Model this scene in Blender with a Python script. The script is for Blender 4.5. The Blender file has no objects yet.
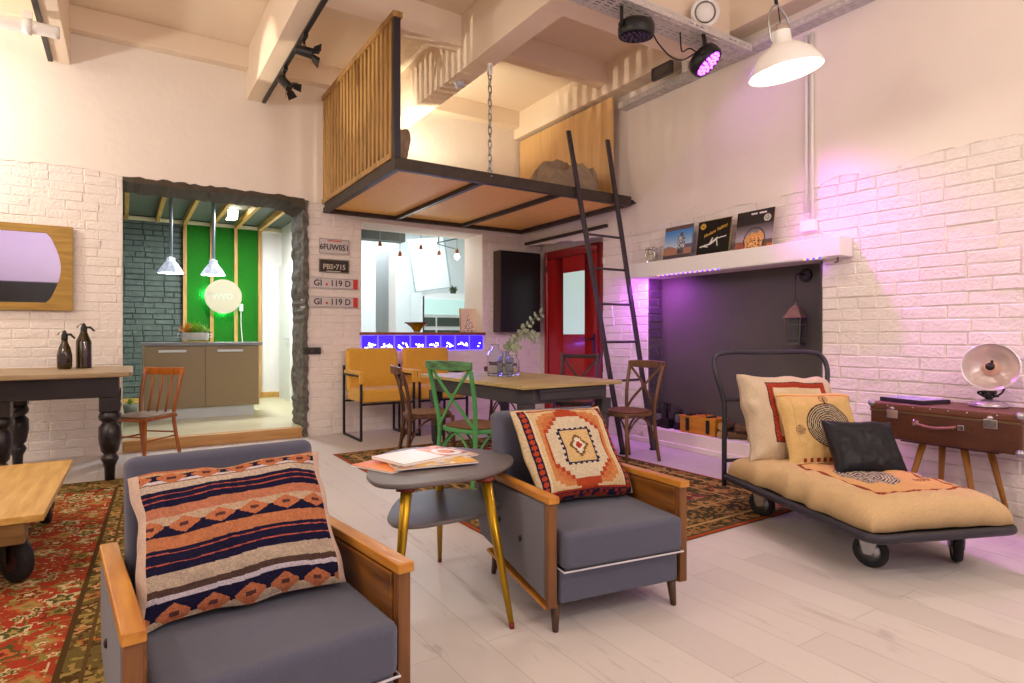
import bpy, bmesh, math, random
import numpy as np
from mathutils import Vector, Matrix
R = math.radians
PI = math.pi
random.seed(7)
C = bpy.context.scene.collection
SC = bpy.context.scene

# ------------------------------------------------------------------ camera, world, exposure
YAW = math.atan(387 / 602.0)
cam_d = bpy.data.cameras.new('camera')
cam = bpy.data.objects.new('camera', cam_d); C.objects.link(cam)
cam.location = (0, 0, 1.15)
cam.rotation_euler = (R(90), 0, -YAW)
cam_d.sensor_width = 36.0
cam_d.lens = 602 / 1024 * 36
cam_d.shift_y = -6.5 / 1024
cam_d.clip_start = 0.05
SC.camera = cam
W = bpy.data.worlds.new('world'); SC.world = W; W.use_nodes = True
W.node_tree.nodes['Background'].inputs[0].default_value = (0.95, 0.9, 1.0, 1)
W.node_tree.nodes['Background'].inputs[1].default_value = 0.6
SC.view_settings.view_transform = 'Standard'
SC.view_settings.look = 'None'
SC.view_settings.gamma = 1.0
SC.view_settings.use_curve_mapping = False
SC.view_settings.exposure = 1.15
SC.cycles.use_denoising = True
SC.cycles.max_bounces = 8
SC.cycles.diffuse_bounces = 5
SC.cycles.sample_clamp_indirect = 4.0


def light(name, kind, loc, energy, color=(1, 1, 1), size=0.1, aim=None, spot=None, blend=0.4, size_y=None):
    d = bpy.data.lights.new(name, kind); d.energy = energy; d.color = color
    if kind == 'AREA':
        d.size = size
        if size_y: d.shape = 'RECTANGLE'; d.size_y = size_y
    else:
        d.shadow_soft_size = size
    if kind == 'SPOT':
        d.spot_size = R(spot); d.spot_blend = blend
    o = bpy.data.objects.new(name, d); C.objects.link(o); o.location = loc
    if aim is not None:
        o.rotation_euler = (Vector(aim) - Vector(loc)).to_track_quat('-Z', 'Y').to_euler()
    return o

WARM = (1.0, 0.84, 0.66)
SOFT = (1.0, 0.93, 0.84)
MAG = (0.80, 0.12, 1.0)
# the visible pendant first, then fill lights added outside the frame, without lamp bodies
PENDANT_AND_FILLS = [(3.41, 2.21, 2.84), (0.9, -0.8, 2.95), (-1.7, 2.6, 2.95), (-1.75, 6.2, 2.95), (3.4, -1.0, 2.95)]
for i, p in enumerate(PENDANT_AND_FILLS):
    light('pendant_and_fill_light', 'POINT', (p[0], p[1], p[2] - (0.0 if i == 0 else -.01)), 88 if i == 0 else (29 if i in (2, 3) else 26), SOFT if i else (1, .93, .84), 0.055)
# area lights added out of view give the soft fill
light('rear_fill_light', 'AREA', (1.2, -2.6, 3.75), 24, (1.0, .93, .86), 1.6, aim=(1.2, 4, 0.8))
light('left_fill_light', 'AREA', (-3.4, 2.4, 3.0), 18, (1.0, .90, .78), 2.0, aim=(3, 4.5, 1.4))
light('ceiling_fill_light', 'AREA', (0.2, 1.2, 2.9), 8, (1.0, .85, .68), 1.6, aim=(0.2, 1.25, 4.2))
# coloured stage lights
light('stage_light_beam', 'SPOT', (4.14, 3.27, 3.36), 125, MAG, 0.06, aim=(4.66, 1.45, 0.25), spot=54, blend=1.0)
light('stage_light_beam', 'SPOT', (3.29, 3.33, 3.42), 20, (.75, .35, 1.0), 0.08, aim=(3.3, 3.0, 0), spot=60, blend=.9)
# spot added left of the frame to throw the slat shadows onto the beam, and the lamp up in the loft
light('slat_shadow_spot', 'SPOT', (-2.1, 6.6, 2.3), 210, WARM, 0.012, aim=(2.7, 5.6, 4.02), spot=18, blend=.4)
light('loft_lamp_light', 'SPOT', (2.35, 6.35, 3.0), 60, (1.0, .87, .62), 0.06, aim=(3.5, 6.7, 4.1), spot=75, blend=.6)

# ------------------------------------------------------------------ materials
def lin(c):
    if isinstance(c, str):
        c = [int(c[i:i + 2], 16) / 255 for i in (0, 2, 4)]
    return tuple((x / 12.92 if x <= .04045 else ((x + .055) / 1.055) ** 2.4) for x in c)

MATS = {}
def mat(name, col='808080', rough=.6, metal=0, noise=0.0, nscale=20, bump=0.0, bscale=60, spec=.5, emit=None, estr=0,
        trans=0, ior=1.45, coat=0, stretch=None, col2=None, sheen=0, alpha=None, attr=False):
    if name in MATS: return MATS[name]
    m = bpy.data.materials.new(name); m.use_nodes = True; MATS[name] = m
    nt = m.node_tree; N = nt.nodes; L = nt.links; b = N['Principled BSDF']
    c = lin(col); b.inputs['Base Color'].default_value = (*c, 1)
    b.inputs['Roughness'].default_value = rough; b.inputs['Metallic'].default_value = metal
    b.inputs['Specular IOR Level'].default_value = spec; b.inputs['IOR'].default_value = ior
    b.inputs['Transmission Weight'].default_value = trans; b.inputs['Coat Weight'].default_value = coat
    if sheen: b.inputs['Sheen Weight'].default_value = sheen
    if emit: b.inputs['Emission Color'].default_value = (*lin(emit), 1); b.inputs['Emission Strength'].default_value = estr
    tc = N.new('ShaderNodeTexCoord'); mp = N.new('ShaderNodeMapping')
    L.new(tc.outputs['Object'], mp.inputs[0])
    if stretch: mp.inputs['Scale'].default_value = stretch
    base = None
    if attr:
        a = N.new('ShaderNodeAttribute'); a.attribute_name = 'Col'; base = a.outputs['Color']
        L.new(base, b.inputs['Base Color'])
    if noise or col2:
        n = N.new('ShaderNodeTexNoise'); n.inputs['Scale'].default_value = nscale; n.inputs['Detail'].default_value = 5
        L.new(mp.outputs[0], n.inputs['Vector'])
        r = N.new('ShaderNodeMapRange'); r.inputs[1].default_value = .3; r.inputs[2].default_value = .7
        L.new(n.outputs[0], r.inputs[0])
        mx = N.new('ShaderNodeMix'); mx.data_type = 'RGBA'
        if col2:
            c2 = lin(col2); mx.inputs[6].default_value = (*c, 1); mx.inputs[7].default_value = (*c2, 1)
        else:
            mx.blend_type = 'MULTIPLY'; mx.inputs[7].default_value = (1 - noise, 1 - noise, 1 - noise, 1)
            if base: L.new(base, mx.inputs[6])
            else: mx.inputs[6].default_value = (*c, 1)
        L.new(r.outputs[0], mx.inputs[0]); L.new(mx.outputs[2], b.inputs['Base Color'])
    if bump:
        n2 = N.new('ShaderNodeTexNoise'); n2.inputs['Scale'].default_value = bscale; n2.inputs['Detail'].default_value = 4
        L.new(mp.outputs[0], n2.inputs['Vector'])
        bp = N.new('ShaderNodeBump'); bp.inputs['Strength'].default_value = min(1, bump); bp.inputs['Distance'].default_value = .01
        L.new(n2.outputs[0], bp.inputs['Height']); L.new(bp.outputs[0], b.inputs['Normal'])
    return m

def wood(name, c1, c2, rough=.5, axis=1, scale=1.0, coat=0, bump=.25):
    """streaky grain along one axis"""
    if name in MATS: return MATS[name]
    st = [9, 9, 9]; st[axis] = .9
    m = mat(name, c1, rough, col2=c2, nscale=3.2 * scale, stretch=tuple(st), coat=coat, bump=bump, bscale=9 * scale)
    return m

PLASTER = mat('plaster', 'F2E8DE', .85, noise=.035, nscale=3, bump=.3, bscale=14, spec=.2)
CEIL = mat('ceiling_paint', 'F0DFCA', .9, noise=.03, nscale=2, bump=.3, bscale=8, spec=.1)
BRICKW = mat('white_brick_paint', 'F2E9E2', .7, noise=.05, nscale=11, bump=1, bscale=45, spec=.3)
BRICKG = mat('grey_green_brick_paint', '66746E', .65, noise=.3, nscale=9, bump=1, bscale=45, spec=.3)
MORTG = mat('grey_green_mortar', '39423F', .8, noise=.2)
JAMB = mat('charcoal_rough_brick', '7A776E', .9, noise=.5, nscale=16, bump=1, bscale=35)
LINTEL = mat('dark_lintel_paint', '544A3E', .9, noise=.25, nscale=12, bump=1, bscale=25)
WHITE = mat('white_paint', 'F0EEEA', .7, noise=.02)
CHAR = mat('charcoal_panel', '56534A', .7, noise=.12, nscale=2, bump=.3, bscale=12)
STEEL = mat('black_steel', '2E2A2C', .45, .3, noise=.2, nscale=14)
LOFTST = mat('loft_steel', '4A4038', .5, .3, noise=.3, nscale=12)
BLACK = mat('black_plastic', '161517', .4)
RUBBER = mat('black_rubber', '1A1A1C', .7, bump=.4)
CHROME = mat('chrome', 'D8D8DA', .18, 1)
ZINC = mat('zinc', 'B4B6BA', .32, .9, noise=.2)
GALV = mat('galvanised', 'D6D2D2', .5, .25, noise=.15)
GREYF = mat('grey_upholstery', '5C5E70', .95, noise=.10, nscale=160, bump=.4, bscale=400, spec=.15, sheen=.15)
GREYF2 = mat('grey_side_upholstery', '74747E', .95, noise=.08, nscale=160, bump=.3, bscale=400, spec=.15, sheen=.15)
ARMW = wood('orange_varnished_wood', 'CF9238', 'B06E22', .38, 1, 1, coat=.1, bump=.1)
ARMI = wood('brown_veneer', '8E5A1E', '5E3410', .35, 1, 1.3, coat=.3, bump=.1)
LEGD = wood('dark_leg_wood', '5B4330', '38281C', .4, 2)
PINE = wood('pine_board', 'D6AE62', 'B98A3E', .45, 1, .9)
PINEZ = wood('pine_upright', 'D2A463', 'A8763A', .5, 2, .9)
SLATW = wood('slat_wood', 'C8A064', '96703A', .55, 2, 1.1)
TABLET = wood('dining_top_wood', 'C8B47C', 'A89258', .5, 0, .8)
LTOP = wood('worn_table_top', 'B29C7C', '8B7354', .5, 0, 1.0)
DARKP = mat('dark_grey_paint', '48454A', .55, noise=.15, nscale=10)
DARKB = mat('black_brown_paint', '211B1D', .35, noise=.2, nscale=10, coat=.2)
CHAIRW = wood('orange_chair_wood', 'B3641E', '8E4A12', .3, 2, 1, coat=.4, bump=.05)
SEATW = wood('grey_seat_wood', 'A89078', '8E775E', .5, 0, 1)
BENTW = wood('brown_bentwood', '7E5A3A', '5A3C24', .42, 2, 1.2)
BENTD = wood('dark_bentwood', '6A452C', '43291A', .4, 2, 1.2)
BENTS = mat('brown_seat', '7E563A', .8, noise=.2, nscale=8, spec=.2)
GREENP = mat('green_paint', '4E9A58', .45, noise=.15, nscale=14)
CUSTOM_GREEN_WORN = mat('worn_green_paint', '5C9A60', .5, col2='2F3B2C', nscale=9, stretch=(1, 1, 3))
YELLOW = mat('mustard_fabric', 'E8B240', .9, noise=.12, nscale=60, bump=.4, bscale=300, sheen=.3)
RED = mat('red_door_paint', 'A81E1C', .35, noise=.05, coat=.2)
REDF = mat('red_frame_paint', '9C1B1A', .35, noise=.05, coat=.2)
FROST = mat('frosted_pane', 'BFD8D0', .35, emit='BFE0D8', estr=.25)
OSB = mat('osb', 'FFD27A', .6, col2='F2B452', nscale=26, stretch=(1, 3.5, 1), bump=.3)
PLY = wood('plywood', 'E0B882', 'D2A66C', .4, 2, .6, coat=.1, bump=.05)
GOLDW = wood('mirror_frame_wood', 'B58F3E', '94702A', .45, 0, 1.2)
MIRROR = mat('mirror_glass', 'F4F4F8', .02, 1)
BRASS = mat('brass_paint', 'B08A1E', .3, .7)
TABLEG = mat('grey_laminate', '6E6666', .42, noise=.12, nscale=14)
TABLEE = mat('dark_edge', '38323C', .4)
PAPER = mat('paper', 'F0EAE4', .5)
LEATHER = mat('black_leather', '0B0C16', .45, bump=.05, bscale=200, spec=.35)
LINEN = mat('beige_linen', 'D8B98C', .9, noise=.1, nscale=30, bump=.5, bscale=200, sheen=.1)
LINENG = mat('pale_linen', 'D3C2AC', .9, noise=.08, nscale=30, bump=.5, bscale=200, sheen=.1)
BLANK = mat('grey_beige_blanket', 'A8937A', .95, noise=.3, nscale=9, bump=.6, bscale=60)
PATTERN = mat('woven_pattern', attr=True, rough=.95, noise=.16, nscale=130, bump=.5, bscale=350, spec=.1)
RUGM = mat('rug_pile', attr=True, rough=1, noise=.25, nscale=150, bump=.8, bscale=250, spec=.05)
PRINT = mat('printed_card', attr=True, rough=.35, spec=.4)
TEALGLOW = mat('sign_glow', '20C090', .6, emit='10D090', estr=2.5)
LAMPW = mat('white_enamel', 'F4F2EE', .25)
BULB = mat('glowing_bulb', 'FFFFFF', .5, emit='FFF2DC', estr=30)
GLASS = mat('clear_glass', 'F6FAFC', .03, trans=.97, ior=1.12, spec=.6)
LEAF = mat('eucalyptus_leaf', 'A2B094', .6, noise=.2)
BROWNGL = mat('dark_olive_glass', '3A2A08', .1, trans=.25, coat=.5)
SUITC = mat('brown_suitcase', '5A3220', .4, noise=.3, nscale=7, bump=.2)
SUITT = mat('suitcase_edge', '6E4230', .45, noise=.25, nscale=9)
GREEN = mat('green_moss', '1E7A14', .95, noise=.35, nscale=60, bump=1, bscale=90)
TAUPE = mat('taupe_gloss', '98866A', .22, noise=.04)
ALU = mat('brushed_aluminium', 'D0D6DE', .35, .25)
COUNT = mat('grey_worktop', '8C8C94', .35, noise=.1)
GREYCEIL = mat('grey_green_ceiling', '606A62', .9)
TILEF = mat('kitchenette_floor', 'D6CCA8', .3, noise=.08, nscale=4)
SILLW = wood('sill_wood', 'A0542E', '7A3A1E', .5, 0)
BLUEGL = mat('blue_lit_glass_block', '3020E8', .15, emit='2A14F8', estr=1.3, noise=.3, nscale=24)
BLUEFR = mat('blue_lit_frame', '5A50F0', .5, emit='5A48F4', estr=.9)

# ------------------------------------------------------------------ mesh builder
class MB:
    def __init__(s): s.v = []; s.f = []; s.sm = []
    def add(s, vs, fs, smooth=False):
        o = len(s.v); s.v += [tuple(v) for v in vs]
        s.f += [tuple(i + o for i in f) for f in fs]; s.sm += [smooth] * len(fs); return s
    def box(s, x0, x1, y0, y1, z0, z1, rot=None, piv=None):
        vs = [Vector((x, y, z)) for x in (x0, x1) for y in (y0, y1) for z in (z0, z1)]
        if rot is not None:
            pv = Vector(piv) if piv else Vector(((x0 + x1) / 2, (y0 + y1) / 2, (z0 + z1) / 2))
            vs = [rot @ (v - pv) + pv for v in vs]
        return s.add(vs, [(0, 1, 3, 2), (4, 6, 7, 5), (0, 4, 5, 1), (2, 3, 7, 6), (0, 2, 6, 4), (1, 5, 7, 3)])
    def bar(s, a, b, w, h=None, up=(0, 0, 1)):
        """rectangular bar between two points"""
        a = Vector(a); b = Vector(b); h = h or w
        d = (b - a).normalized(); u = Vector(up)
        if abs(d.dot(u)) > .98: u = Vector((1, 0, 0))
        x = d.cross(u).normalized(); y = x.cross(d).normalized()
        vs = [p + x * (i * w / 2) + y * (j * h / 2) for p in (a, b) for i, j in ((-1, -1), (1, -1), (1, 1), (-1, 1))]
        return s.add(vs, [(0, 3, 2, 1), (4, 5, 6, 7), (0, 1, 5, 4), (1, 2, 6, 5), (2, 3, 7, 6), (3, 0, 4, 7)])
    def tube(s, pts, r, n=10, closed=False, flat=1.0):
        pts = [Vector(p) for p in pts]; m = len(pts)
        rs = r if isinstance(r, (list, tuple)) else [r] * m
        vs = []; prev = None
        for i, p in enumerate(pts):
            if closed: d = pts[(i + 1) % m] - pts[i - 1]
            else: d = pts[min(i + 1, m - 1)] - pts[max(i - 1, 0)]
            d.normalize()
            if prev is None:
                u = Vector((0, 0, 1)) if abs(d.z) < .9 else Vector((1, 0, 0))
                x = d.cross(u).normalized()
            else:
                x = (prev - d * prev.dot(d)).normalized()
            prev = x; y = d.cross(x)
            for k in range(n):
                a = 2 * PI * k / n
                vs.append(p + x * math.cos(a) * rs[i] + y * math.sin(a) * rs[i] * flat)
        fs = []
        for i in range(m if closed else m - 1):
            j = (i + 1) % m
            for k in range(n):
                l = (k + 1) % n
                fs.append((i * n + k, i * n + l, j * n + l, j * n + k))
        s.add(vs, fs, True)
        if not closed:
            o = len(s.v) - len(vs)
            s.f.append(tuple(o + k for k in reversed(range(n)))); s.f.append(tuple(o + (m - 1) * n + k for k in range(n))); s.sm += [False, False]
        return s
    def lathe(s, prof, c=(0, 0, 0), n=24, mtx=None, caps=True):
        vs = []
        for r, z in prof:
            for k in range(n):
                a = 2 * PI * k / n; v = Vector((r * math.cos(a), r * math.sin(a), z))
                if mtx: v = mtx @ v
                vs.append(v + Vector(c))
        fs = [(i * n + k, i * n + (k + 1) % n, (i + 1) * n + (k + 1) % n, (i + 1) * n + k) for i in range(len(prof) - 1) for k in range(n)]
        s.add(vs, fs, True)
        if caps:
            o = len(s.v) - len(vs); m = len(prof)
            if prof[0][0] > 1e-4: s.f.append(tuple(o + k for k in reversed(range(n)))); s.sm.append(False)
            if prof[-1][0] > 1e-4: s.f.append(tuple(o + (m - 1) * n + k for k in range(n))); s.sm.append(False)
        return s
    def prism(s, poly, z0, z1, mtx=None):
        n = len(poly)
        vs = [Vector((x, y, z)) for z in (z0, z1) for x, y in poly]
        if mtx: vs = [mtx @ v for v in vs]
        return s.add(vs, [tuple(reversed(range(n))), tuple(range(n, 2 * n))] + [(k, (k + 1) % n, n + (k + 1) % n, n + k) for k in range(n)])
    def ball(s, c, r, sc=(1, 1, 1), n=12, m=8):
        vs = []; 
        for i in range(m + 1):
            t = PI * i / m
            for k in range(n):
                a = 2 * PI * k / n
                vs.append((c[0] + r * sc[0] * math.sin(t) * math.cos(a), c[1] + r * sc[1] * math.sin(t) * math.sin(a), c[2] - r * sc[2] * math.cos(t)))
        return s.add(vs, [(i * n + k, i * n + (k + 1) % n, (i + 1) * n + (k + 1) % n, (i + 1) * n + k) for i in range(m) for k in range(n)], True)
    def build(s, name, m, parent=None, bevel=0, seg=2, label=None, loc=None, rot=None):
        me = bpy.data.meshes.new(name); me.from_pydata(s.v, [], s.f); me.validate(clean_customdata=False)
        if len(me.polygons) == len(s.sm): me.polygons.foreach_set('use_smooth', s.sm)
        bm = bmesh.new(); bm.from_mesh(me); bmesh.ops.remove_doubles(bm, verts=bm.verts, dist=1e-6)
        bmesh.ops.recalc_face_normals(bm, faces=bm.faces); bm.to_mesh(me); bm.free()
        me.materials.append(m); o = bpy.data.objects.new(name, me); C.objects.link(o)
        if parent: o.parent = parent
        if bevel:
            b = o.modifiers.new('bevel', 'BEVEL'); b.width = bevel; b.segments = seg; b.limit_method = 'ANGLE'; b.angle_limit = R(40)
            me.polygons.foreach_set('use_smooth', [True] * len(me.polygons))
            w = o.modifiers.new('wn', 'WEIGHTED_NORMAL'); w.keep_sharp = True
        if label: o['label'] = label
        if loc: o.location = loc
        if rot: o.rotation_euler = rot
        return o

def thing(name, label, cat, loc=(0, 0, 0), rot=0, group=None):
    o = bpy.data.objects.new(name, None); C.objects.link(o); o.location = loc; o.rotation_euler = (0, 0, rot)
    o.empty_display_size = .1
    o['label'] = label; o['category'] = cat
    if group: o['group'] = group
    return o
def tag(o, label, cat, group=None):
    o['label'] = label; o['category'] = cat
    if group: o['group'] = group
    return o
def struct(o): o['kind'] = 'structure'; return o
def dup(root, loc=None, rot=None, label=None, group=None, scale=None):
    r = root.copy(); C.objects.link(r)
    if loc is not None: r.location = loc
    if rot is not None: r.rotation_euler = (0, 0, rot)
    if label: r['label'] = label
    if group: r['group'] = group
    if scale: r.scale = scale
    for ch in list(root.children):
        c = ch.copy(); C.objects.link(c); c.parent = r
        for g in list(ch.children):
            d = g.copy(); C.objects.link(d); d.parent = c
    return r
def arc(c, r, a0, a1, n, plane='xy'):
    out = []
    for i in range(n + 1):
        a = R(a0 + (a1 - a0) * i / n); u, v = r * math.cos(a), r * math.sin(a)
        if plane == 'xy': out.append((c[0] + u, c[1] + v, c[2]))
        elif plane == 'xz': out.append((c[0] + u, c[1], c[2] + v))
        else: out.append((c[0], c[1] + u, c[2] + v))
    return out
def spline(ctrl, n=6):
    """catmull-rom through the control points"""
    P = [Vector(c) for c in ctrl]; P = [2 * P[0] - P[1]] + P + [2 * P[-1] - P[-2]]; out = []
    for i in range(1, len(P) - 2):
        for k in range(n):
            t = k / n
            out.append(.5 * ((2 * P[i]) + (-P[i - 1] + P[i + 1]) * t + (2 * P[i - 1] - 5 * P[i] + 4 * P[i + 1] - P[i + 2]) * t * t + (-P[i - 1] + 3 * P[i] - 3 * P[i + 1] + P[i + 2]) * t ** 3))
    out.append(P[-2]); return out

def hash2(x, y, s=0):
    v = np.sin(np.asarray(x) * 127.1 + np.asarray(y) * 311.7 + s * 74.7) * 43758.5453
    return v - np.floor(v)
def vnoise(x, y, s=0):
    xi, yi = np.floor(x), np.floor(y); fx, fy = x - xi, y - yi
    fx = fx * fx * (3 - 2 * fx); fy = fy * fy * (3 - 2 * fy)
    a, b, c, d = hash2(xi, yi, s), hash2(xi + 1, yi, s), hash2(xi, yi + 1, s), hash2(xi + 1, yi + 1, s)
    return (a * (1 - fx) + b * fx) * (1 - fy) + (c * (1 - fx) + d * fx) * fy

def paint_grid(name, nu, nv, pos, colf, m, parent=None, back=None, thick=None, smooth=True, bottom_col=None):
    """grid sheet with colour per face; pos(u,v)->xyz arrays, colf(u,v)->rgb arrays (sRGB); back(u,v) closes it"""
    u, v = np.meshgrid(np.linspace(0, 1, nu + 1), np.linspace(0, 1, nv + 1), indexing='ij')
    top = np.stack(pos(u, v), -1).reshape(-1, 3)
    verts = [top]; idx = np.arange((nu + 1) * (nv + 1)).reshape(nu + 1, nv + 1)
    f = np.stack([idx[:-1, :-1], idx[1:, :-1], idx[1:, 1:], idx[:-1, 1:]], -1).reshape(-1, 4)
    uc, vc = np.meshgrid((np.arange(nu) + .5) / nu, (np.arange(nv) + .5) / nv, indexing='ij')
    col = colf(uc, vc).reshape(-1, 3); faces = [f]; cols = [col]
    if back is not None:
        bt = np.stack(back(u, v), -1).reshape(-1, 3); o = len(top); verts.append(bt)
        faces.append((f + o)[:, ::-1]); bc = np.ones_like(col) * np.array(bottom_col if bottom_col is not None else (.8, .72, .6)); cols.append(bc)
        rim = np.concatenate([idx[:, 0], idx[-1, 1:], idx[-2::-1, -1], idx[0, -2:0:-1]])
        nxt = np.roll(rim, -1); rf = np.stack([nxt, rim, rim + o, nxt + o], -1)
        faces.append(rf); cols.append(np.ones((len(rf), 3)) * (bottom_col if bottom_col is not None else (.8, .72, .6)))
    V = np.concatenate(verts); F = np.concatenate(faces); K = np.concatenate(cols)
    me = bpy.data.meshes.new(name); me.from_pydata(V.tolist(), [], F.tolist())
    ca = me.color_attributes.new('Col', 'FLOAT_COLOR', 'CORNER')
    K = np.clip(K, 0, 1); K = np.where(K <= .04045, K / 12.92, ((K + .055) / 1.055) ** 2.4)
    K4 = np.concatenate([K, np.ones((len(K), 1))], 1).repeat(4, 0)
    ca.data.foreach_set('color', K4.ravel())
    me.polygons.foreach_set('use_smooth', [smooth] * len(me.polygons))
    me.materials.append(m); o = bpy.data.objects.new(name, me); C.objects.link(o)
    if parent: o.parent = parent
    return o

def pillow_mesh(name, w, hgt, t, colf, parent, n=(90, 90), m=None, seed=0, pinch=.06, wrinkle=.012, back_col=(.8, .7, .55), bulge=.5, sag=0):
    """stuffed cushion: local x across, z up (0..h), y = depth; front is -y"""
    def shape(u, v, side):
        a, b = 2 * u - 1, 2 * v - 1
        prof = (np.clip(1 - a ** 4, 0, 1) * np.clip(1 - b ** 4, 0, 1)) ** bulge
        x = a * w / 2 * (1 - pinch * (1 - b ** 2) * np.abs(a) ** 3); z = hgt / 2 + b * hgt / 2 * (1 - pinch * (1 - a ** 2) * np.abs(b) ** 3)
        wr = (vnoise(u * 5 + seed, v * 4, seed) - .5) * wrinkle * 2 + (vnoise(u * 16, v * 13 + seed, seed + 3) - .5) * wrinkle * .6
        y = side * (t / 2 * prof + wr * prof ** .5)
        z = z - sag * (1 - b) / 2 * np.abs(a) ** 3
        z = z + (vnoise(u * 6, v * 0 + seed, seed) - .5) * wrinkle * 1.2 * np.abs(b) ** 4; x = x + (vnoise(v * 6, u * 0 + seed, seed + 1) - .5) * wrinkle * 1.6 * np.abs(a) ** 4
        return x, y, z
    return paint_grid(name, n[0], n[1], lambda u, v: shape(u, v, -1), colf, m or PATTERN, parent, back=lambda u, v: shape(u, v, 1), bottom_col=back_col)

def flat(c):
    c = np.array([int(c[i:i + 2], 16) / 255 for i in (0, 2, 4)])
    return lambda u, v: np.ones(u.shape + (3,)) * c
def hx(c): return np.array([int(c[i:i + 2], 16) / 255 for i in (0, 2, 4)])
def setc(img, mask, c): img[mask] = hx(c) if isinstance(c, str) else c

def text(name, s, size, mtx, m, parent=None, depth=.002, align='CENTER', shear=0, sx=1.0):
    cu = bpy.data.curves.new(name, 'FONT'); cu.body = s; cu.size = size; cu.extrude = depth / 2; cu.align_x = align; cu.align_y = 'CENTER'; cu.shear = shear
    cu.resolution_u = 3; cu.offset = size * .018
    t = bpy.data.objects.new('tmp', cu); C.objects.link(t)
    me = bpy.data.meshes.new_from_object(t.evaluated_get(bpy.context.evaluated_depsgraph_get()))
    bpy.data.objects.remove(t)
    me.materials.clear(); me.materials.append(m); me.transform(Matrix.Diagonal((sx, 1, 1, 1))); me.transform(mtx)
    o = bpy.data.objects.new(name, me); C.objects.link(o)
    if parent: o.parent = parent
    return o
FACE_BACK = Matrix.Rotation(PI / 2, 4, 'X')                                   # reads from -Y
def at_back(x, y, z): return Matrix.Translation((x, y, z)) @ FACE_BACK
def at_right(x, y, z): return Matrix.Translation((x, y, z)) @ Matrix.Rotation(-PI / 2, 4, 'Z') @ FACE_BACK   # reads from -X

# ------------------------------------------------------------------ setting
YB, XR, HC = 7.0, 4.75, 4.2
WT = .5
XL, YF = -4.0, -3.2
# floor: whitewashed planks
def floor_mat():
    m = bpy.data.materials.new('whitewashed_planks'); m.use_nodes = True; nt = m.node_tree; N = nt.nodes; L = nt.links; b = N['Principled BSDF']
    tc = N.new('ShaderNodeTexCoord'); mp = N.new('ShaderNodeMapping'); L.new(tc.outputs['Object'], mp.inputs[0])
    mp.inputs['Rotation'].default_value = (0, 0, R(90))
    br = N.new('ShaderNodeTexBrick'); L.new(mp.outputs[0], br.inputs['Vector'])
    br.inputs['Scale'].default_value = 1; br.inputs['Brick Width'].default_value = 1.3; br.inputs['Row Height'].default_value = .19
    br.inputs['Mortar Size'].default_value = .0018; br.inputs['Mortar Smooth'].default_value = .3
    br.inputs['Color1'].default_value = (*lin('D6CFCC'), 1); br.inputs['Color2'].default_value = (*lin('CBC3C0'), 1); br.inputs['Mortar'].default_value = (*lin('B4ACAA'), 1)
    mp2 = N.new('ShaderNodeMapping'); L.new(tc.outputs['Object'], mp2.inputs[0]); mp2.inputs['Scale'].default_value = (7, 1.2, 1)
    n = N.new('ShaderNodeTexNoise'); L.new(mp2.outputs[0], n.inputs['Vector']); n.inputs['Scale'].default_value = 1.6; n.inputs['Detail'].default_value = 6; n.inputs['Distortion'].default_value = 1.2
    cr = N.new('ShaderNodeValToRGB'); L.new(n.outputs[0], cr.inputs[0])
    cr.color_ramp.elements[0].position = .26; cr.color_ramp.elements[0].color = (*lin('A0948E'), 1)
    cr.color_ramp.elements[1].position = .38; cr.color_ramp.elements[1].color = (1, 1, 1, 1)
    mx = N.new('ShaderNodeMix'); mx.data_type = 'RGBA'; mx.blend_type = 'MULTIPLY'; mx.inputs[0].default_value = .4
    L.new(br.outputs[0], mx.inputs[6]); L.new(cr.outputs[0], mx.inputs[7]); L.new(mx.outputs[2], b.inputs['Base Color'])
    b.inputs['Roughness'].default_value = .45; b.inputs['Specular IOR Level'].default_value = .3
    bp = N.new('ShaderNodeBump'); bp.inputs['Strength'].default_value = .3; bp.inputs['Distance'].default_value = .004
    L.new(br.outputs['Fac'], bp.inputs['Height']); bp.invert = True; L.new(bp.outputs[0], b.inputs['Normal'])
    return m
FLOORM = floor_mat()
mb = MB(); mb.box(XL, XR + .3, YF, YB, -.1, 0); struct(mb.build('floor', FLOORM))
mb = MB(); mb.box(XL, XR + .3, YF, YB + .5, HC, HC + .15); struct(mb.build('ceiling', CEIL))

DX0, DX1, DZ = -.02, 1.715, 2.69            # doorway
WX0, WX1, WZ0, WZ1 = 2.365, 4.04, .955, 2.50   # serving window incl. glass blocks
mb = MB()
mb.box(XL, DX0, YB, YB + WT, 0, HC); mb.box(DX0, DX1, YB, YB + WT, DZ, HC); mb.box(DX1, WX0, YB, YB + WT, 0, HC)
mb.box(WX0, WX1, YB, YB + WT, 0, WZ0); mb.box(WX0, WX1, YB, YB + WT, WZ1, HC); mb.box(WX1, 5.25, YB, YB + WT, 0, HC)
MORTW = mat('white_mortar', 'EBE2DC', .9, noise=.12, nscale=20, bump=1, bscale=60)
struct(mb.build('wall_back', MORTW))
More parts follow.
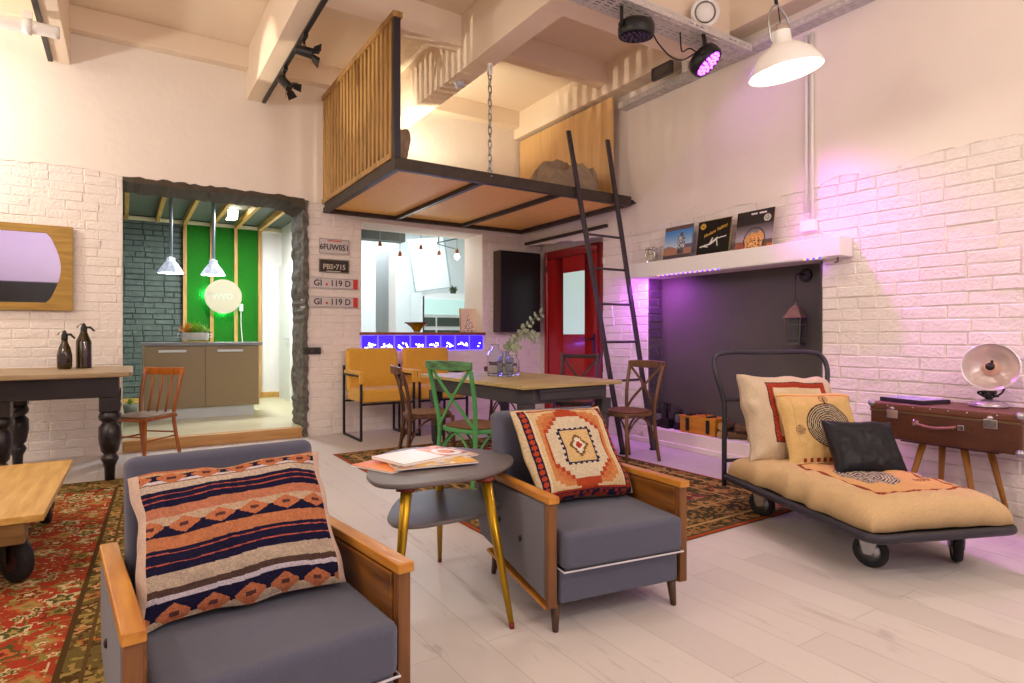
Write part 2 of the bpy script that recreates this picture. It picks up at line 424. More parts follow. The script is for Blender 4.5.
# right wall with fireplace recess and the deeper niche of the red door
FY0, FY1, FZ = 2.74, 4.67, 1.76
NY0 = 5.40
mb = MB()
mb.box(XR, XR + .5, YF, FY0, 0, HC); mb.box(XR, XR + .5, FY0, FY1, FZ, HC); mb.box(XR, XR + .5, FY1, NY0, 0, HC)
mb.box(XR, XR + .5, NY0, YB, 2.42, HC); mb.box(XR + .24, XR + .5, FY0, FY1, 0, FZ); mb.box(XR + .245, XR + .5, NY0, YB, 0, 2.42)
struct(mb.build('wall_right', MORTW))
mb = MB(); mb.box(XL - .2, XL, YF, YB + .5, 0, HC); struct(mb.build('wall_left', PLASTER))
REARM = mat('rear_wall_paint', 'E4DCEC', .85, noise=.03)
mb = MB(); mb.box(XL, XR + .5, YF - .2, YF, 0, HC); struct(mb.build('wall_rear', REARM))

def brick_face(name, axis, plane, sgn, u0, u1, z0, z1, holes, m, ch=.086, bl=.262, jut=.010, seed=1, gap=.010):
    """real bricks, chamfered and uneven, standing proud of the mortar plane. axis 'x': wall runs along x."""
    rnd = random.Random(seed); mb = MB(); row = 0; z = z0
    while z < z1 - .01:
        zt = min(z + ch, z1); off = (row % 2) * bl / 2 + rnd.uniform(-.02, .02); u = u0 - off
        spans = [(u0, u1)]
        for a, b, c, d in holes:
            if zt > c + .02 and z < d - .02:
                ns = []
                for s0, s1 in spans:
                    if a > s0: ns.append((s0, min(a, s1)))
                    if b < s1: ns.append((max(b, s0), s1))
                spans = [q for q in ns if q[1] - q[0] > .01]
        while u < u1:
            L = bl * (1 if rnd.random() > .2 else .5)
            for s0, s1 in spans:
                a, b = max(u, s0), min(u + L, s1)
                if b - a < .03: continue
                g = gap * rnd.uniform(.2, 1.3); e = g / 2; c = .007; j = jut * rnd.uniform(.35, 1.3)
                q = [rnd.uniform(-.003, .003) for _ in range(8)]
                pts = [(a + e, z + e, 0), (b - e, z + e, 0), (b - e, zt - e, 0), (a + e, zt - e, 0),
                       (a + e + c + q[0], z + e + c + q[1], j + q[0]), (b - e - c + q[2], z + e + c + q[3], j + q[2]),
                       (b - e - c + q[4], zt - e - c + q[5], j + q[4]), (a + e + c + q[6], zt - e - c + q[7], j + q[6])]
                vs = [((p[0], plane + sgn * p[2], p[1]) if axis == 'x' else (plane + sgn * p[2], p[0], p[1])) for p in pts]
                mb.add(vs, [(4, 5, 6, 7), (0, 1, 5, 4), (1, 2, 6, 5), (2, 3, 7, 6), (3, 0, 4, 7)])
            u += L
        z += ch; row += 1
    return mb.build(name, m)
def wavy_slab(name, axis, plane, sgn, u0, u1, zf, z1, t, m, cuts=None):
    """plaster coat whose lower edge wanders; zf(u) gives its height"""
    n = int((u1 - u0) / .05); us = [u0 + (u1 - u0) * i / n for i in range(n + 1)]
    mb = MB()
    for i in range(n):
        a, b = us[i], us[i + 1]; za, zb = zf(a), zf(b)
        P = [(a, za), (b, zb), (b, z1), (a, z1)]
        vs = []
        for dz, k in ((0, 0), (1, 1)):
            for q, (uu, zz) in enumerate(P):
                pz = plane + sgn * (t * k)
                vs.append((uu, pz, zz) if axis == 'x' else (pz, uu, zz))
        f = [(4, 5, 6, 7), (0, 4, 5, 1)[::1]]
        mb.add(vs, f)
    return mb.build(name, m)
def wob(u, s): return float((vnoise(np.array(u * 3.1), np.array(s * 1.), s) - .5) * .05 + (vnoise(np.array(u * 13.), np.array(s * 1.), s + 2) - .5) * .02)
PB = struct(wavy_slab('wall_back_plaster', 'x', YB, -1, XL, 5.0, lambda u: (2.72 + wob(u, 3)) if u < DX0 else (DZ + .004 if u < DX1 else 2.64 + wob(u, 4)), HC, .014, PLASTER))
struct(brick_face('wall_back_bricks', 'x', YB, -1, XL, 5.0, 0, 2.74, [(DX0, DX1, 0, DZ + .1), (WX0, WX1, WZ0, WZ1)], BRICKW, jut=.0055, seed=3, gap=.005))
PRf = lambda u: 2.36 + .05 * math.sin(u * .9 + .4) + wob(u, 8)
struct(wavy_slab('wall_right_plaster', 'y', XR, -1, YF, YB, PRf, HC, .012, PLASTER))
struct(brick_face('wall_right_bricks', 'y', XR, -1, YF, NY0, 0, 2.45, [(FY0, FY1, 0, FZ)], BRICKW, jut=.010, seed=5, gap=.006, ch=.090, bl=.29))

# beams (depth direction) and ribs
def trim(name, boxes, m=CEIL, bevel=.006):
    mb = MB()
    for b in boxes: mb.box(*b)
    return struct(mb.build(name, m, bevel=bevel))
trim('trim_1', [(-.60, -.43, YF, YB, 3.68, HC)])
trim('trim_2', [(1.10, 1.27, YF, YB, 3.68, HC)])
trim('trim_3', [(2.70, 2.92, 3.80, YB, 3.68, HC)])
trim('trim_4', [(4.53, XR, YF, YB, 3.85, HC)])
trim('trim_5', [(1.27, 2.70, 5.08, 5.24, 3.90, HC)]); trim('trim_6', [(2.92, 4.53, 5.08, 5.24, 3.95, HC)])
trim('trim_7', [(2.70, 4.53, 3.46, 3.799, 3.68, HC)])
trim('trim_8', [(XL, 5.0, 6.86, YB, 3.98, HC)])
trim('trim_9', [(-.43, 1.10, 2.2, 2.4, 3.95, HC)])

# doorway lining: lintel and rough right jamb painted charcoal
mb = MB(); n = 36; rr = random.Random(4)
def lint(i): return (DX0 + (DX1 - DX0) * i / n)
top = []
for i in range(n + 1):
    x = lint(i); k = max(0, (x - 1.42) / .29); zl = DZ - .035 - rr.uniform(0, .018) - .10 * k ** 2.2 ; zt = DZ + .012 + rr.uniform(-.012, .012) - (0.05 * k ** 3)
    top.append((x, zl, zt))
for i in range(n):
    a, b = top[i], top[i + 1]
    mb.add([(a[0], YB - .03, a[1]), (b[0], YB - .03, b[1]), (b[0], YB - .026, b[2]), (a[0], YB - .026, a[2]),
            (a[0], YB + WT, a[1] - .005), (b[0], YB + WT, b[1] - .005), (b[0], YB + WT, DZ), (a[0], YB + WT, DZ)],
           [(0, 1, 2, 3), (0, 4, 5, 1), (3, 2, 6, 7)])
struct(mb.build('trim_10', LINTEL))
mb = MB(); rows = 60; colsn = 10
vs = []
for i in range(rows + 1):
    z = (DZ - .02) * i / rows; brick = math.floor(z / .086)
    for j in range(colsn + 1):
        y = YB - .028 + (WT + .028) * j / colsn
        d = .035 + .028 * (hash2(brick, math.floor((y + (brick % 2) * .12) / .24), 5) - .5) + rr.uniform(-.006, .006)
        fr = z / .086 - brick
        if fr < .14: d -= .016
        yy = y + (.01 * (hash2(brick, 3, 2) - .5) if j in (0,) else 0)
        vs.append((DX1 - float(d) + .008, yy, z))
mb.add(vs, [(i * (colsn + 1) + j, (i + 1) * (colsn + 1) + j, (i + 1) * (colsn + 1) + j + 1, i * (colsn + 1) + j + 1) for i in range(rows) for j in range(colsn)])
m_ = colsn + 1
# front return that turns onto the wall face
vs2 = []
for i in range(rows + 1):
    b = vs[i * m_]; e = DX1 + .028 + rr.uniform(-.012, .014)
    vs2 += [b, (e, YB - .024, b[2])]
mb.add(vs2, [(2 * i, 2 * i + 1, 2 * i + 3, 2 * i + 2) for i in range(rows)])
struct(mb.build('trim_11', JAMB))
# ------------------------------------------------------------------ kitchenette beyond the doorway
KX0, KX1, KY1, KZ = -1.2, 2.25, 10.8, 2.97
mb = MB(); mb.box(KX0, KX1, YB + .02, KY1 + .3, -.1, .10); struct(mb.build('floor_kitchenette', TILEF))
mb = MB(); mb.box(DX0 + .01, DX1 - .04, YB - .03, YB + .10, 0, .112); struct(mb.build('trim_12', wood('threshold_wood', 'CFA268', 'B98A50', .5, 0), bevel=.006))
mb = MB(); mb.box(KX0, KX1 + .4, KY1, KY1 + .2, 0, KZ + .2); struct(mb.build('wall_kitchenette_back', MORTG))
struct(brick_face('wall_kitchenette_bricks', 'x', KY1, -1, KX0, .80, .1, KZ, [], BRICKG, jut=.012, seed=9, gap=.014))
mb = MB(); mb.box(1.90, KX1, KY1 - .02, KY1, .1, KZ); struct(mb.build('wall_kitchenette_white', WHITE))
mb = MB(); mb.box(KX1 + .0, KX1 + .2, YB + WT, KY1, .0, KZ + .2); struct(mb.build('wall_kitchenette_right', WHITE))
mb = MB(); mb.box(KX0 - .2, KX0, YB + WT, KY1, 0, KZ + .2); struct(mb.build('wall_kitchenette_left', BRICKG))
mb = MB(); mb.box(KX0, KX1, YB + WT, KY1, KZ, KZ + .2); struct(mb.build('ceiling_kitchenette', GREYCEIL))
trim('trim_13', [(KX0, KX1, KY1 - .05, KY1 - .012, KZ - .075, KZ - .015)], mat('cream_trim', 'D8D0AC', .6))
trim('trim_14', [(1.9, KX1 - .02, KY1 - .045, KY1 - .021, .1, .19)], PINE)
trim('trim_15', [(-1.0, .3, KY1 - .045, KY1 - .015, .1, .19)], PINE)
t = thing('moss_panel', 'bright green moss wall panel framed by wooden battens behind the counter', 'wall panel', (1.34, KY1 - .02, .1))
mb = MB(); mb.box(-.55, .54, -.035, 0.015, .0, KZ - .18); mb.build('moss', GREEN, t)
for i, x in enumerate((.79, 1.17, 1.525, 1.89)):
    mb = MB(); mb.box(x - 1.34 - .026, x - 1.34 + .026, -.08, -.038, 0, KZ - .185); mb.build('batten', PINEZ, t, bevel=.003)
for i, x in enumerate((.02, .42, .79, 1.17, 1.525, 1.89)):
    mb = MB(); mb.box(x - .024, x + .024, 7.6, KY1 - .06, KZ - .09, KZ - .002)
    tag(mb.build('ceiling_batten', PINE), ['wooden batten', 'wooden batten'][0] + ' on the kitchenette ceiling, ' + ('first from the left', 'second from the left', 'meeting the left edge of the green panel', 'above the right pendant lamp', 'just right of the bright ceiling lamp', 'last on the right, above the white wall')[i], 'ceiling batten', 'battens on the kitchenette ceiling')
# white door slab at right, beyond the opening
t = thing('white_door', 'plain white door at the right edge of the kitchenette', 'door', (2.2, 10.35, .1)); t['kind'] = 'structure'
mb = MB(); mb.box(-.0, .04, -.42, .38, 0, 2.2); mb.build('door_leaf', WHITE, t, bevel=.004)
mb = MB(); mb.tube([(-.05, -.34, 1.0), (-.05, -.22, 1.0)], .009); mb.tube([(0, -.34, 1.0), (-.05, -.34, 1.0)], .009); mb.build('door_handle', ALU, t)
# low cabinet
t = thing('base_cabinet', 'long taupe gloss cabinet with two doors in the kitchenette', 'cabinet', (.84, 8.78, .1))
mb = MB(); mb.box(-.66, .66, -.24, .28, .13, .915); mb.build('body', mat('cabinet_edge', 'CFC6B0', .5), t, bevel=.002)
mb = MB(); mb.box(-.64, .60, -.20, .26, 0, .13); mb.build('plinth', ALU, t)
mb = MB(); mb.box(-.68, .69, -.29, .30, .917, .955); mb.build('worktop', COUNT, t, bevel=.003)
for x0, x1 in ((-.648, .012), (.018, .648)):
    mb = MB(); mb.box(x0, x1, -.265, -.242, .14, .908); d = mb.build('door', TAUPE, t, bevel=.003)
    xc = (x0 + x1) / 2 - .03
    mb = MB(); mb.box(xc - .15, xc + .15, -.300, -.286, .835, .865); mb.box(xc - .15, xc - .13, -.286, -.266, .84, .86); mb.box(xc + .13, xc + .15, -.286, -.266, .84, .86); mb.build('handle', ALU, d, bevel=.003)
# planter with succulents on the counter
t = thing('planter', 'white oblong planter of green and orange succulents on the cabinet top', 'planter', (.76, 8.72, 1.056))
mb = MB(); mb.prism([(.16 * math.cos(a) * (1 if abs(math.cos(a)) < .7 else 1), .07 * math.sin(a)) for a in [2 * PI * k / 20 for k in range(20)]], .03, .125); mb.build('pot', mat('white_ceramic', 'DAD8D4', .25, noise=.2, nscale=14), t, bevel=.004)
mb = MB(); mb.box(-.15, .15, -.07, .07, 0, .02); mb.box(-.14, -.12, -.05, .05, .02, .032); mb.box(.12, .14, -.05, .05, .02, .032); mb.build('wooden_tray', mat('pale_wood_tray', 'C8AC7A', .5), t)
for s in (-1, 1):
    mb = MB(); mb.tube([(s * .155, 0, .10), (s * .195, 0, .105), (s * .195, 0, .065), (s * .155, 0, .07)], .008, 8); mb.build('handle', WHITE, t)
def spikes(mb, c, n, L, w, rnd):
    for k in range(n):
        a = rnd.uniform(0, 2 * PI); e = rnd.uniform(.25, 1.45); l = L * rnd.uniform(.7, 1.1)
        d = Vector((math.cos(a) * math.cos(e), math.sin(a) * math.cos(e), math.sin(e))); s = d.cross(Vector((0, 0, 1))).normalized() * w; nn = s.cross(d).normalized() * w * .35
        c0 = Vector(c); m0 = c0 + d * l * .45
        mb.add([c0 - s * .4, c0 + s * .4, m0 + s, c0 + d * l, m0 - s, m0 + nn, m0 - nn], [(0, 1, 5), (1, 2, 5), (2, 3, 5), (3, 4, 5), (4, 0, 5), (1, 0, 6), (2, 1, 6), (3, 2, 6), (4, 3, 6), (0, 4, 6)])
rn = random.Random(2)
for (c, n, L, w, m, nm) in [((-.09, 0, .12), 60, .15, .010, mat('orange_green_leaf', 'D8A83A', .5, col2='E07828', nscale=12), 'orange-tipped succulent'), ((.0, 0, .12), 70, .17, .010, mat('lime_leaf', '9CC83A', .5, col2='6EA828', nscale=14), 'lime green spiky succulent'), ((.1, 0, .12), 60, .11, .012, mat('pale_green_leaf', 'B8D07A', .5, col2='8EB84A', nscale=14), 'pale green rosette')]:
    mb = MB(); spikes(mb, c, n, L, w, rn); mb.build('succulent', m, t, label=nm)
# sign
t = thing('round_sign', 'round cream sign with faint pale lettering and green back glow on the moss panel', 'sign', (1.325, KY1 - .19, 1.765))
mb = MB(); mb.lathe([(.27, -.012), (.275, 0), (.27, .012)], n=48, mtx=Matrix.Rotation(PI / 2, 4, 'X')); mb.build('disc', mat('cream_sign', 'B4AC92', .6), t)
mb = MB(); mb.lathe([(.21, 0), (.25, 0), (.25, .02), (.21, .02)], (0, .045, 0), n=40, mtx=Matrix.Rotation(PI / 2, 4, 'X')); mb.build('light_strip', TEALGLOW, t)
PALE = mat('pale_cyan_lettering', 'B4C0AC', .6); PINKL = mat('faint_grey_lettering', 'B4A692', .6)
for s, x, m in (('T', -.19, PINKL), ('W', -.10, PALE), ('V', .0, PALE), ('O', .09, PALE), ('T', .18, PINKL)):
    text('letter', s, .13, at_back(x, -.014, 0), m, t)
t2 = thing('socket_adapter', 'white plug adapter with hanging cable right of the round sign', 'power adapter', (1.60, KY1 - .10, 1.60))
mb = MB(); mb.box(-.03, .03, -.02, .02, -.06, .06); mb.build('adapter', WHITE, t2, bevel=.008)
mb = MB(); mb.tube(spline([(0, 0, -.06), (.0, -.005, -.3), (.02, -.01, -.6), (.01, 0, -.9)]), .007, 6); mb.build('cable', WHITE, t2)
# pendants of the kitchenette
def small_pendant(loc, label):
    t = thing('faceted_pendant', label, 'pendant lamp', loc, 0, 'pendant lamps over the kitchenette counter')
    mb = MB(); mb.tube([(0, 0, .19), (0, 0, KZ - loc[2])], .022, 10); mb.build('stem', mat('grey_blue_tube', '8E9AA8', .4), t)
    mb = MB(); mb.lathe([(.155, 0), (.14, .03), (.105, .09), (.06, .15), (.05, .155), (.05, .20), (.03, .205)], n=10, caps=False); mb.sm = [False] * len(mb.f); mb.build('shade', mat('faceted_glass', 'DDE4F4', .12, .2, emit='DDE6FF', estr=.25, noise=.5, nscale=30), t)
    mb = MB(); mb.ball((0, 0, .06), .03); mb.build('bulb', BULB, t)
small_pendant((.50, 8.95, 1.95), 'faceted glass pendant hanging in front of the dark brick')
small_pendant((.995, 8.95, 1.95), 'faceted glass pendant hanging in front of the moss panel')
light('kitchenette_light', 'POINT', (.5, 8.95, 1.88), 3.5, (.9, .95, 1), .05); light('kitchenette_light', 'POINT', (1.0, 8.95, 1.88), 3.5, (.9, .95, 1), .05)
light('kitchenette_ceiling_light', 'AREA', (1.35, 9.2, KZ - .12), 34, (.92, .97, 1), .4, aim=(1.35, 9.2, 0))
light('sign_back_glow', 'POINT', (1.325, KY1 - .06, 1.52), 2.5, (.1, 1, .6), .03); light('sign_back_glow', 'POINT', (1.08, KY1 - .06, 1.80), 2.5, (.1, 1, .6), .03)
t = thing('ceiling_lamp', 'small bright white lamp on the kitchenette ceiling', 'ceiling lamp', (1.31, 9.6, KZ - .12))
mb = MB(); mb.box(-.07, .07, -.12, .12, .0, .11); mb.build('housing', WHITE, t, bevel=.01)
mb = MB(); mb.box(-.06, .06, -.125, -.121, .01, .1); mb.box(-.06, .06, -.1, .1, -.006, -.001); mb.build('diffuser', BULB, t)
t = thing('potted_plant', 'tiny green plant in a grey pot on the kitchenette floor by the dark brick', 'potted plant', (.06, 9.3, .1))
mb = MB(); mb.lathe([(.07, 0), (.09, .15), (.08, .15), (.075, .12)], n=16); mb.build('pot', mat('grey_pot', '6E6E66', .7), t)
mb = MB(); spikes(mb, (0, 0, .14), 24, .10, .014, rn); mb.build('leaves', mat('yellow_green_leaf', '98B03A', .5), t)
# ------------------------------------------------------------------ serving window and the bright kitchen behind
BX0, BX1, BY1, BZ = 2.45, 7.4, 11.2, 3.3
KW = mat('kitchen_white', 'F2F6F8', .8)
mb = MB(); mb.box(BX0, BX1, YB + WT, BY1, -.1, 0); struct(mb.build('floor_kitchen', TILEF))
mb = MB(); mb.box(BX0, BX1, BY1, BY1 + .2, 0, BZ); struct(mb.build('wall_kitchen_back', KW))
mb = MB(); mb.box(BX1, BX1 + .2, YB, BY1, 0, BZ); struct(mb.build('wall_kitchen_right', KW))
mb = MB(); mb.box(5.25, BX1, YB + .3, YB + WT, 0, BZ); struct(mb.build('wall_kitchen_front', KW))
mb = MB(); mb.box(BX0 - .04, BX0, YB + WT, BY1, 0, BZ); struct(mb.build('wall_kitchen_left', KW))
mb = MB(); mb.box(BX0, BX1, YB + WT, BY1, BZ, BZ + .1); struct(mb.build('ceiling_kitchen', KW))
mb = MB(); mb.box(3.6, 3.72, 9.3, 9.9, 0, 3.0); struct(mb.build('wall_partition', KW))
t = thing('roller_shutter_box', 'dark grey shutter box at the top of the serving window', 'shutter box', (3.1, 8.45, 2.5))
mb = MB(); mb.box(-.6, .40, -.08, .12, .03, .22); mb.build('box', mat('dark_grey_metal', '4C524E', .5), t, bevel=.004)
mb = MB(); mb.box(-.6, .40, -.095, -.082, .165, .195); mb.build('rail', ALU, t)
w1 = bpy.data.objects.new('window_1', None); C.objects.link(w1); w1.location = (3.2, YB, 1.18); struct(w1)
mb = MB(); mb.box(WX0 - 3.2 - .02, WX1 - 3.2 + .02, -.035, WT + .02, -.03, 0.004); mb.build('sill', SILLW, w1, bevel=.004)
rl = MB(); rl.box(WX1 - 3.2 - .012, WX1 - 3.2 - .001, .0, WT, .01, WZ1 - 1.18); rl.build('reveal', mat('cream_reveal', 'F4ECE0', .7), w1)
nb = 8; bw = (WX1 - WX0) / nb
for k in range(nb):
    x0 = WX0 - 3.2 + k * bw
    mb = MB(); mb.box(x0 + .014, x0 + bw - .014, -.012, .08, WZ0 - 1.18 + .008, -.038); g = mb.build('glass_block', BLUEGL, w1, bevel=.008)
    mb = MB(); r3 = random.Random(30 + k)
    for q in range(9 if k < 7 else 2):
        cx = x0 + bw * (.2 + .6 * r3.random()); cz = WZ0 - 1.18 + .04 + .055 * r3.random(); mb.box(cx - .012, cx + .012, -.016, -.0125, cz - .006, cz + .007, rot=Matrix.Rotation(r3.uniform(-.8, .8), 3, 'Y'))
    mb.build('glint', mat('led_glint', 'FFFFFF', .3, emit='F0F0FF', estr=2.0), g)
mb = MB(); mb.box(WX0 - 3.2 + .001, WX1 - 3.2 - .001, .01, .085, WZ0 - 1.18, -.032); mb.build('block_frame', BLUEFR, w1)
light('blue_strip', 'AREA', (3.2, YB - .03, 1.02), 3, (.2, .12, 1), 1.5, aim=(3.2, YB - 1, .9), size_y=.05)
for i, (x, z, dy) in enumerate([(2.97, 2.40, 8.0), (3.264, 2.28, 8.0), (3.585, 2.40, 8.0), (3.871, 2.335, 8.0), (4.167, 2.39, 8.0)]):
    t = thing('hanging_bulb', 'bare hanging bulb with copper socket over the serving window, ' + ('leftmost of five', 'second from the left and lowest', 'middle one of five', 'second from the right', 'rightmost of five')[i], 'hanging bulb', (x, dy, z), 0, 'bare bulbs over the serving window')
    mb = MB(); mb.tube([(0, 0, .04), (0, 0, BZ - z)], .004, 6); mb.build('cord', mat('grey_cord', '8A8A88', .6), t)
    mb = MB(); mb.lathe([(.012, .05), (.022, .03), (.026, -.01), (.02, -.03)], n=12); mb.build('socket', mat('copper', '9A5A30', .35, .7), t)
    mb = MB(); mb.ball((0, 0, -.07), .04, (1, 1, 1.2)); mb.build('bulb', mat('warm_bulb', 'FFF8F0', .4, emit='FFF4E8', estr=8), t)
light('kitchen_light', 'AREA', (3.8, 9.6, BZ - .1), 38, (.86, .97, 1), 1.6, aim=(3.8, 9.6, 0))
light('kitchen_light', 'POINT', (3.6, 8.05, 2.15), 5, (1, .95, .88), .1)
t = thing('tilted_panel', 'white tilted roof window panel hanging behind the bulbs', 'roof window', (4.65, 10.0, 2.4))
mb = MB(); Mx = Matrix.Rotation(R(-9), 3, 'Y')
mb.box(-.34, .34, -.02, .0, -.42, .5, rot=Mx, piv=(0, 0, 0)); mb.build('pane', KW, t)
mb = MB()
for a, b in [((-.36, -.43), (.36, -.43)), ((.36, -.43), (.36, .52)), ((-.36, -.43), (-.36, .52))]:
    mb.bar(Mx @ Vector((a[0], -.02, a[1])), Mx @ Vector((b[0], -.02, b[1])), .02)
mb.build('pane_frame', mat('pale_grey_frame', 'A8B6BC', .5), t)
mb = MB(); mb.bar((.1, -.1, .42), (.62, -.1, .56), .02); mb.bar((.1, -.1, .40), (.5, -.1, .33), .012); mb.bar((.12, -.1, .4), (.16, -.1, .95), .012); mb.build('stay', mat('dark_stay', '4A5658', .5), t)
t = thing('glass_front_cabinet', 'white kitchen cabinet with mint upper door and dark lower panes', 'cabinet', (4.9, 10.2, 0))
mb = MB(); mb.box(-.40, .48, -.2, .3, 0, 1.92); mb.build('body', KW, t, bevel=.004)
mb = MB(); mb.box(-.36, .45, -.22, -.202, 1.52, 1.80); mb.build('upper_door', mat('mint_glass', 'BFE0DC', .3, emit='BFE0DC', estr=.15), t)
for x0, x1, z0, z1 in ((-.36, -.14, 1.31, 1.47), (-.10, .45, 1.31, 1.47), (-.36, -.14, 1.10, 1.24), (-.10, .45, 1.10, 1.24)):
    mb = MB(); mb.box(x0, x1, -.22, -.202, z0, z1); mb.build('dark_pane', mat('dark_olive_pane', '3E4840', .2), t)
mb = MB(); mb.box(-.385, -.365, -.22, -.202, 1.0, 1.85); mb.build('door_edge', STEEL, t)
t = thing('potted_plant', 'small dark green plant on top of the kitchen cabinet', 'potted plant', (5.18, 10.1, 1.925))
mb = MB(); mb.lathe([(.05, 0), (.06, .05)], n=12); mb.build('pot', mat('dark_pot', '4A4436', .6), t)
mb = MB(); spikes(mb, (0, 0, .04), 40, .12, .025, rn); mb.build('foliage', mat('dark_leaf', '46563A', .6), t)
# things on the sill
t = thing('yellow_bowl', 'flared amber glass bowl on the serving window sill', 'bowl', (3.17, YB + .2, 1.188))
mb = MB(); mb.lathe([(.045, 0), (.05, .02), (.08, .06), (.16, .115), (.17, .12), (.155, .112), (.075, .065), (.04, .03), (0, .028)], n=6); mb.build('bowl_shell', mat('amber_glass', 'C89A10', .15, noise=.6, nscale=16, coat=.5), t)
mb = MB(); mb.tube(arc((0, 0, .118), .165, 0, 360, 6)[:-1], .008, 6, closed=True); mb.build('rim', mat('dark_rim', '3E3412', .3), t)
t = thing('tree_picture', 'pale wooden picture block with a speckled tree leaning at the right end of the sill', 'picture', (3.93, YB + .17, 1.188))
def treecol(u, v):
    img = np.ones(u.shape + (3,)) * hx('F0DCC0'); a = np.abs(u - .5); msk = (a < .42 * (1 - v / .78)) & (v < .78)
    nz = hash2(np.floor(u * 24), np.floor(v * 34), 4); setc(img, msk & (nz > .45), 'A0805C'); setc(img, msk & (nz > .8), 'FFFFFF'); return img
paint_grid('picture_face', 24, 34, lambda u, v: (-.14 + .24 * u, -.02 + 0 * u + v * .03, v * .32), treecol, PRINT, t, smooth=False)
mb = MB(); mb.box(-.14, .102, -.0, .02, 0, .322, rot=Matrix.Rotation(R(-5.3), 3, 'X'), piv=(0, -.02, 0)); mb.build('block', mat('pale_wood_block', 'DDBE94', .5), t)
# ------------------------------------------------------------------ red door in its niche
t = thing('door_1', 'red door with a tall frosted pane', 'door', (XR + .245, 6.24, 0)); t['kind'] = 'structure'; del t['label']; del t['category']
dw = .60
mb = MB(); mb.box(-.06, 0, -dw, -dw + .08, 0, 2.30); mb.box(-.06, 0, dw - .08, dw, 0, 2.30); mb.box(-.06, 0, -dw + .08, dw - .08, 2.20, 2.30); mb.build('door_frame', REDF, t, bevel=.004)
mb = MB(); L0, L1 = -dw + .085, dw - .085; PY0, PY1, PZ0, PZ1 = -.26, .20, 1.16, 1.98
mb.box(-.045, -.01, L0, PY0, .02, 2.19); mb.box(-.045, -.01, PY1, L1, .02, 2.19); mb.box(-.045, -.01, PY0, PY1, .02, PZ0); mb.box(-.045, -.01, PY0, PY1, PZ1, 2.19); leaf = mb.build('door_leaf', RED, t, bevel=.003)
mb = MB(); mb.box(-.035, -.02, PY0, PY1, PZ0, PZ1); mb.build('glass_pane', FROST, leaf)
mb = MB(); mb.box(-.055, -.046, L0 + .05, L0 + .085, .92, 1.16); mb.tube([(-.055, L0 + .067, 1.10), (-.095, L0 + .067, 1.10), (-.1, L0 + .08, 1.10), (-.1, L0 + .20, 1.10)], .009, 8); mb.build('door_handle', BLACK, leaf)
mb = MB(); mb.tube([(-.065, L1 + .02, 2.02), (-.065, L1 + .02, 2.12)], .009, 8); mb.build('hinge', STEEL, t)
# steel lintel angle above the niche
mb = MB(); mb.box(XR - .05, XR + .02, 5.30, 6.985, 2.405, 2.44)
struct(mb.build('trim_16', LOFTST))
# rough plaster soffit/side of niche
# black wall cabinet
t = thing('wall_cabinet', 'flat black wall cabinet on the back wall left of the red door', 'wall cabinet', (4.5, 6.885, 1.19))
mb = MB(); mb.box(-.31, .34, -.07, .10, 0, 1.09); mb.build('body', mat('black_cabinet_side', '4A3A30', .5), t, bevel=.003)
mb = MB(); mb.box(-.30, .345, -.082, -.071, .004, 1.086); mb.build('door', mat('black_front', '150F10', .35), t, bevel=.003)

# fireplace: charcoal back board, lining, plinth
mb = MB(); mb.box(XR + .205, XR + .238, FY0, FY1, .17, FZ); struct(mb.build('wall_fireplace_board', CHAR))
struct(brick_face('wall_fireplace_cheek', 'x', FY1, -1, XR + .0, XR + .2, .17, FZ, [], mat('purple_grey_brick', '4E464E', .7, noise=.2), jut=.012, seed=12, gap=.014))
mb = MB(); mb.box(XR + .0, XR + .2, FY1 - .004, FY1 - .0, .17, FZ); struct(mb.build('wall_fireplace_side', CHAR))
mb = MB(); mb.box(XR - .004, XR + .2, FY0 + .001, FY0 + .015, .17, FZ - .01); struct(mb.build('wall_fireplace_near_side', CHAR))
mb = MB(); mb.box(XR - .045, XR + .204, FY0 - .02, FY1 + .03, 0, .17); struct(mb.build('trim_17', PLASTER, bevel=.008))
mb = MB(); mb.box(XR - .08, XR - .046, FY0 - .1, FY1 + .2, 0, .055); struct(mb.build('baseboard_right', PLASTER, bevel=.008))
t = thing('mantel_shelf', 'long white mantel shelf above the dark fireplace recess', 'shelf', (XR, 3.62, 1.755))
mb = MB(); mb.box(-.20, -.014, -1.13, 1.13, 0, .150); mb.build('shelf_board', WHITE, t, bevel=.006)
mb = MB(); mb.tube([(-.10, -1.06, 0), (-.10, -1.06, -.035), (-.14, -1.06, -.045)], .005, 6); mb.build('hook', STEEL, t)
t = thing('led_strip', 'LED strip of tiny coloured lights under the mantel front edge', 'led strip', (XR - .19, 3.62, 1.752))
mb = MB(); mb.box(-.006, .006, -1.02, .98, -.004, .003); mb.build('tape', WHITE, t)
rl = random.Random(3)
for k, (m, n_) in enumerate(((mat('led_blue', '3030FF', emit='3038FF', estr=2), 'blue light'), (mat('led_orange', 'FF9040', emit='FF9850', estr=1.2), 'orange light'))):
    for q in range(16):
        y = -.02 + q * .058 + k * .029
        if q > 12: y = -.98 + (q - 13) * .05 + k * .025
        mb = MB(); mb.box(-.0115, -.0062, y, y + .014, -.008, .003); mb.build('led', m, t, label=n_)
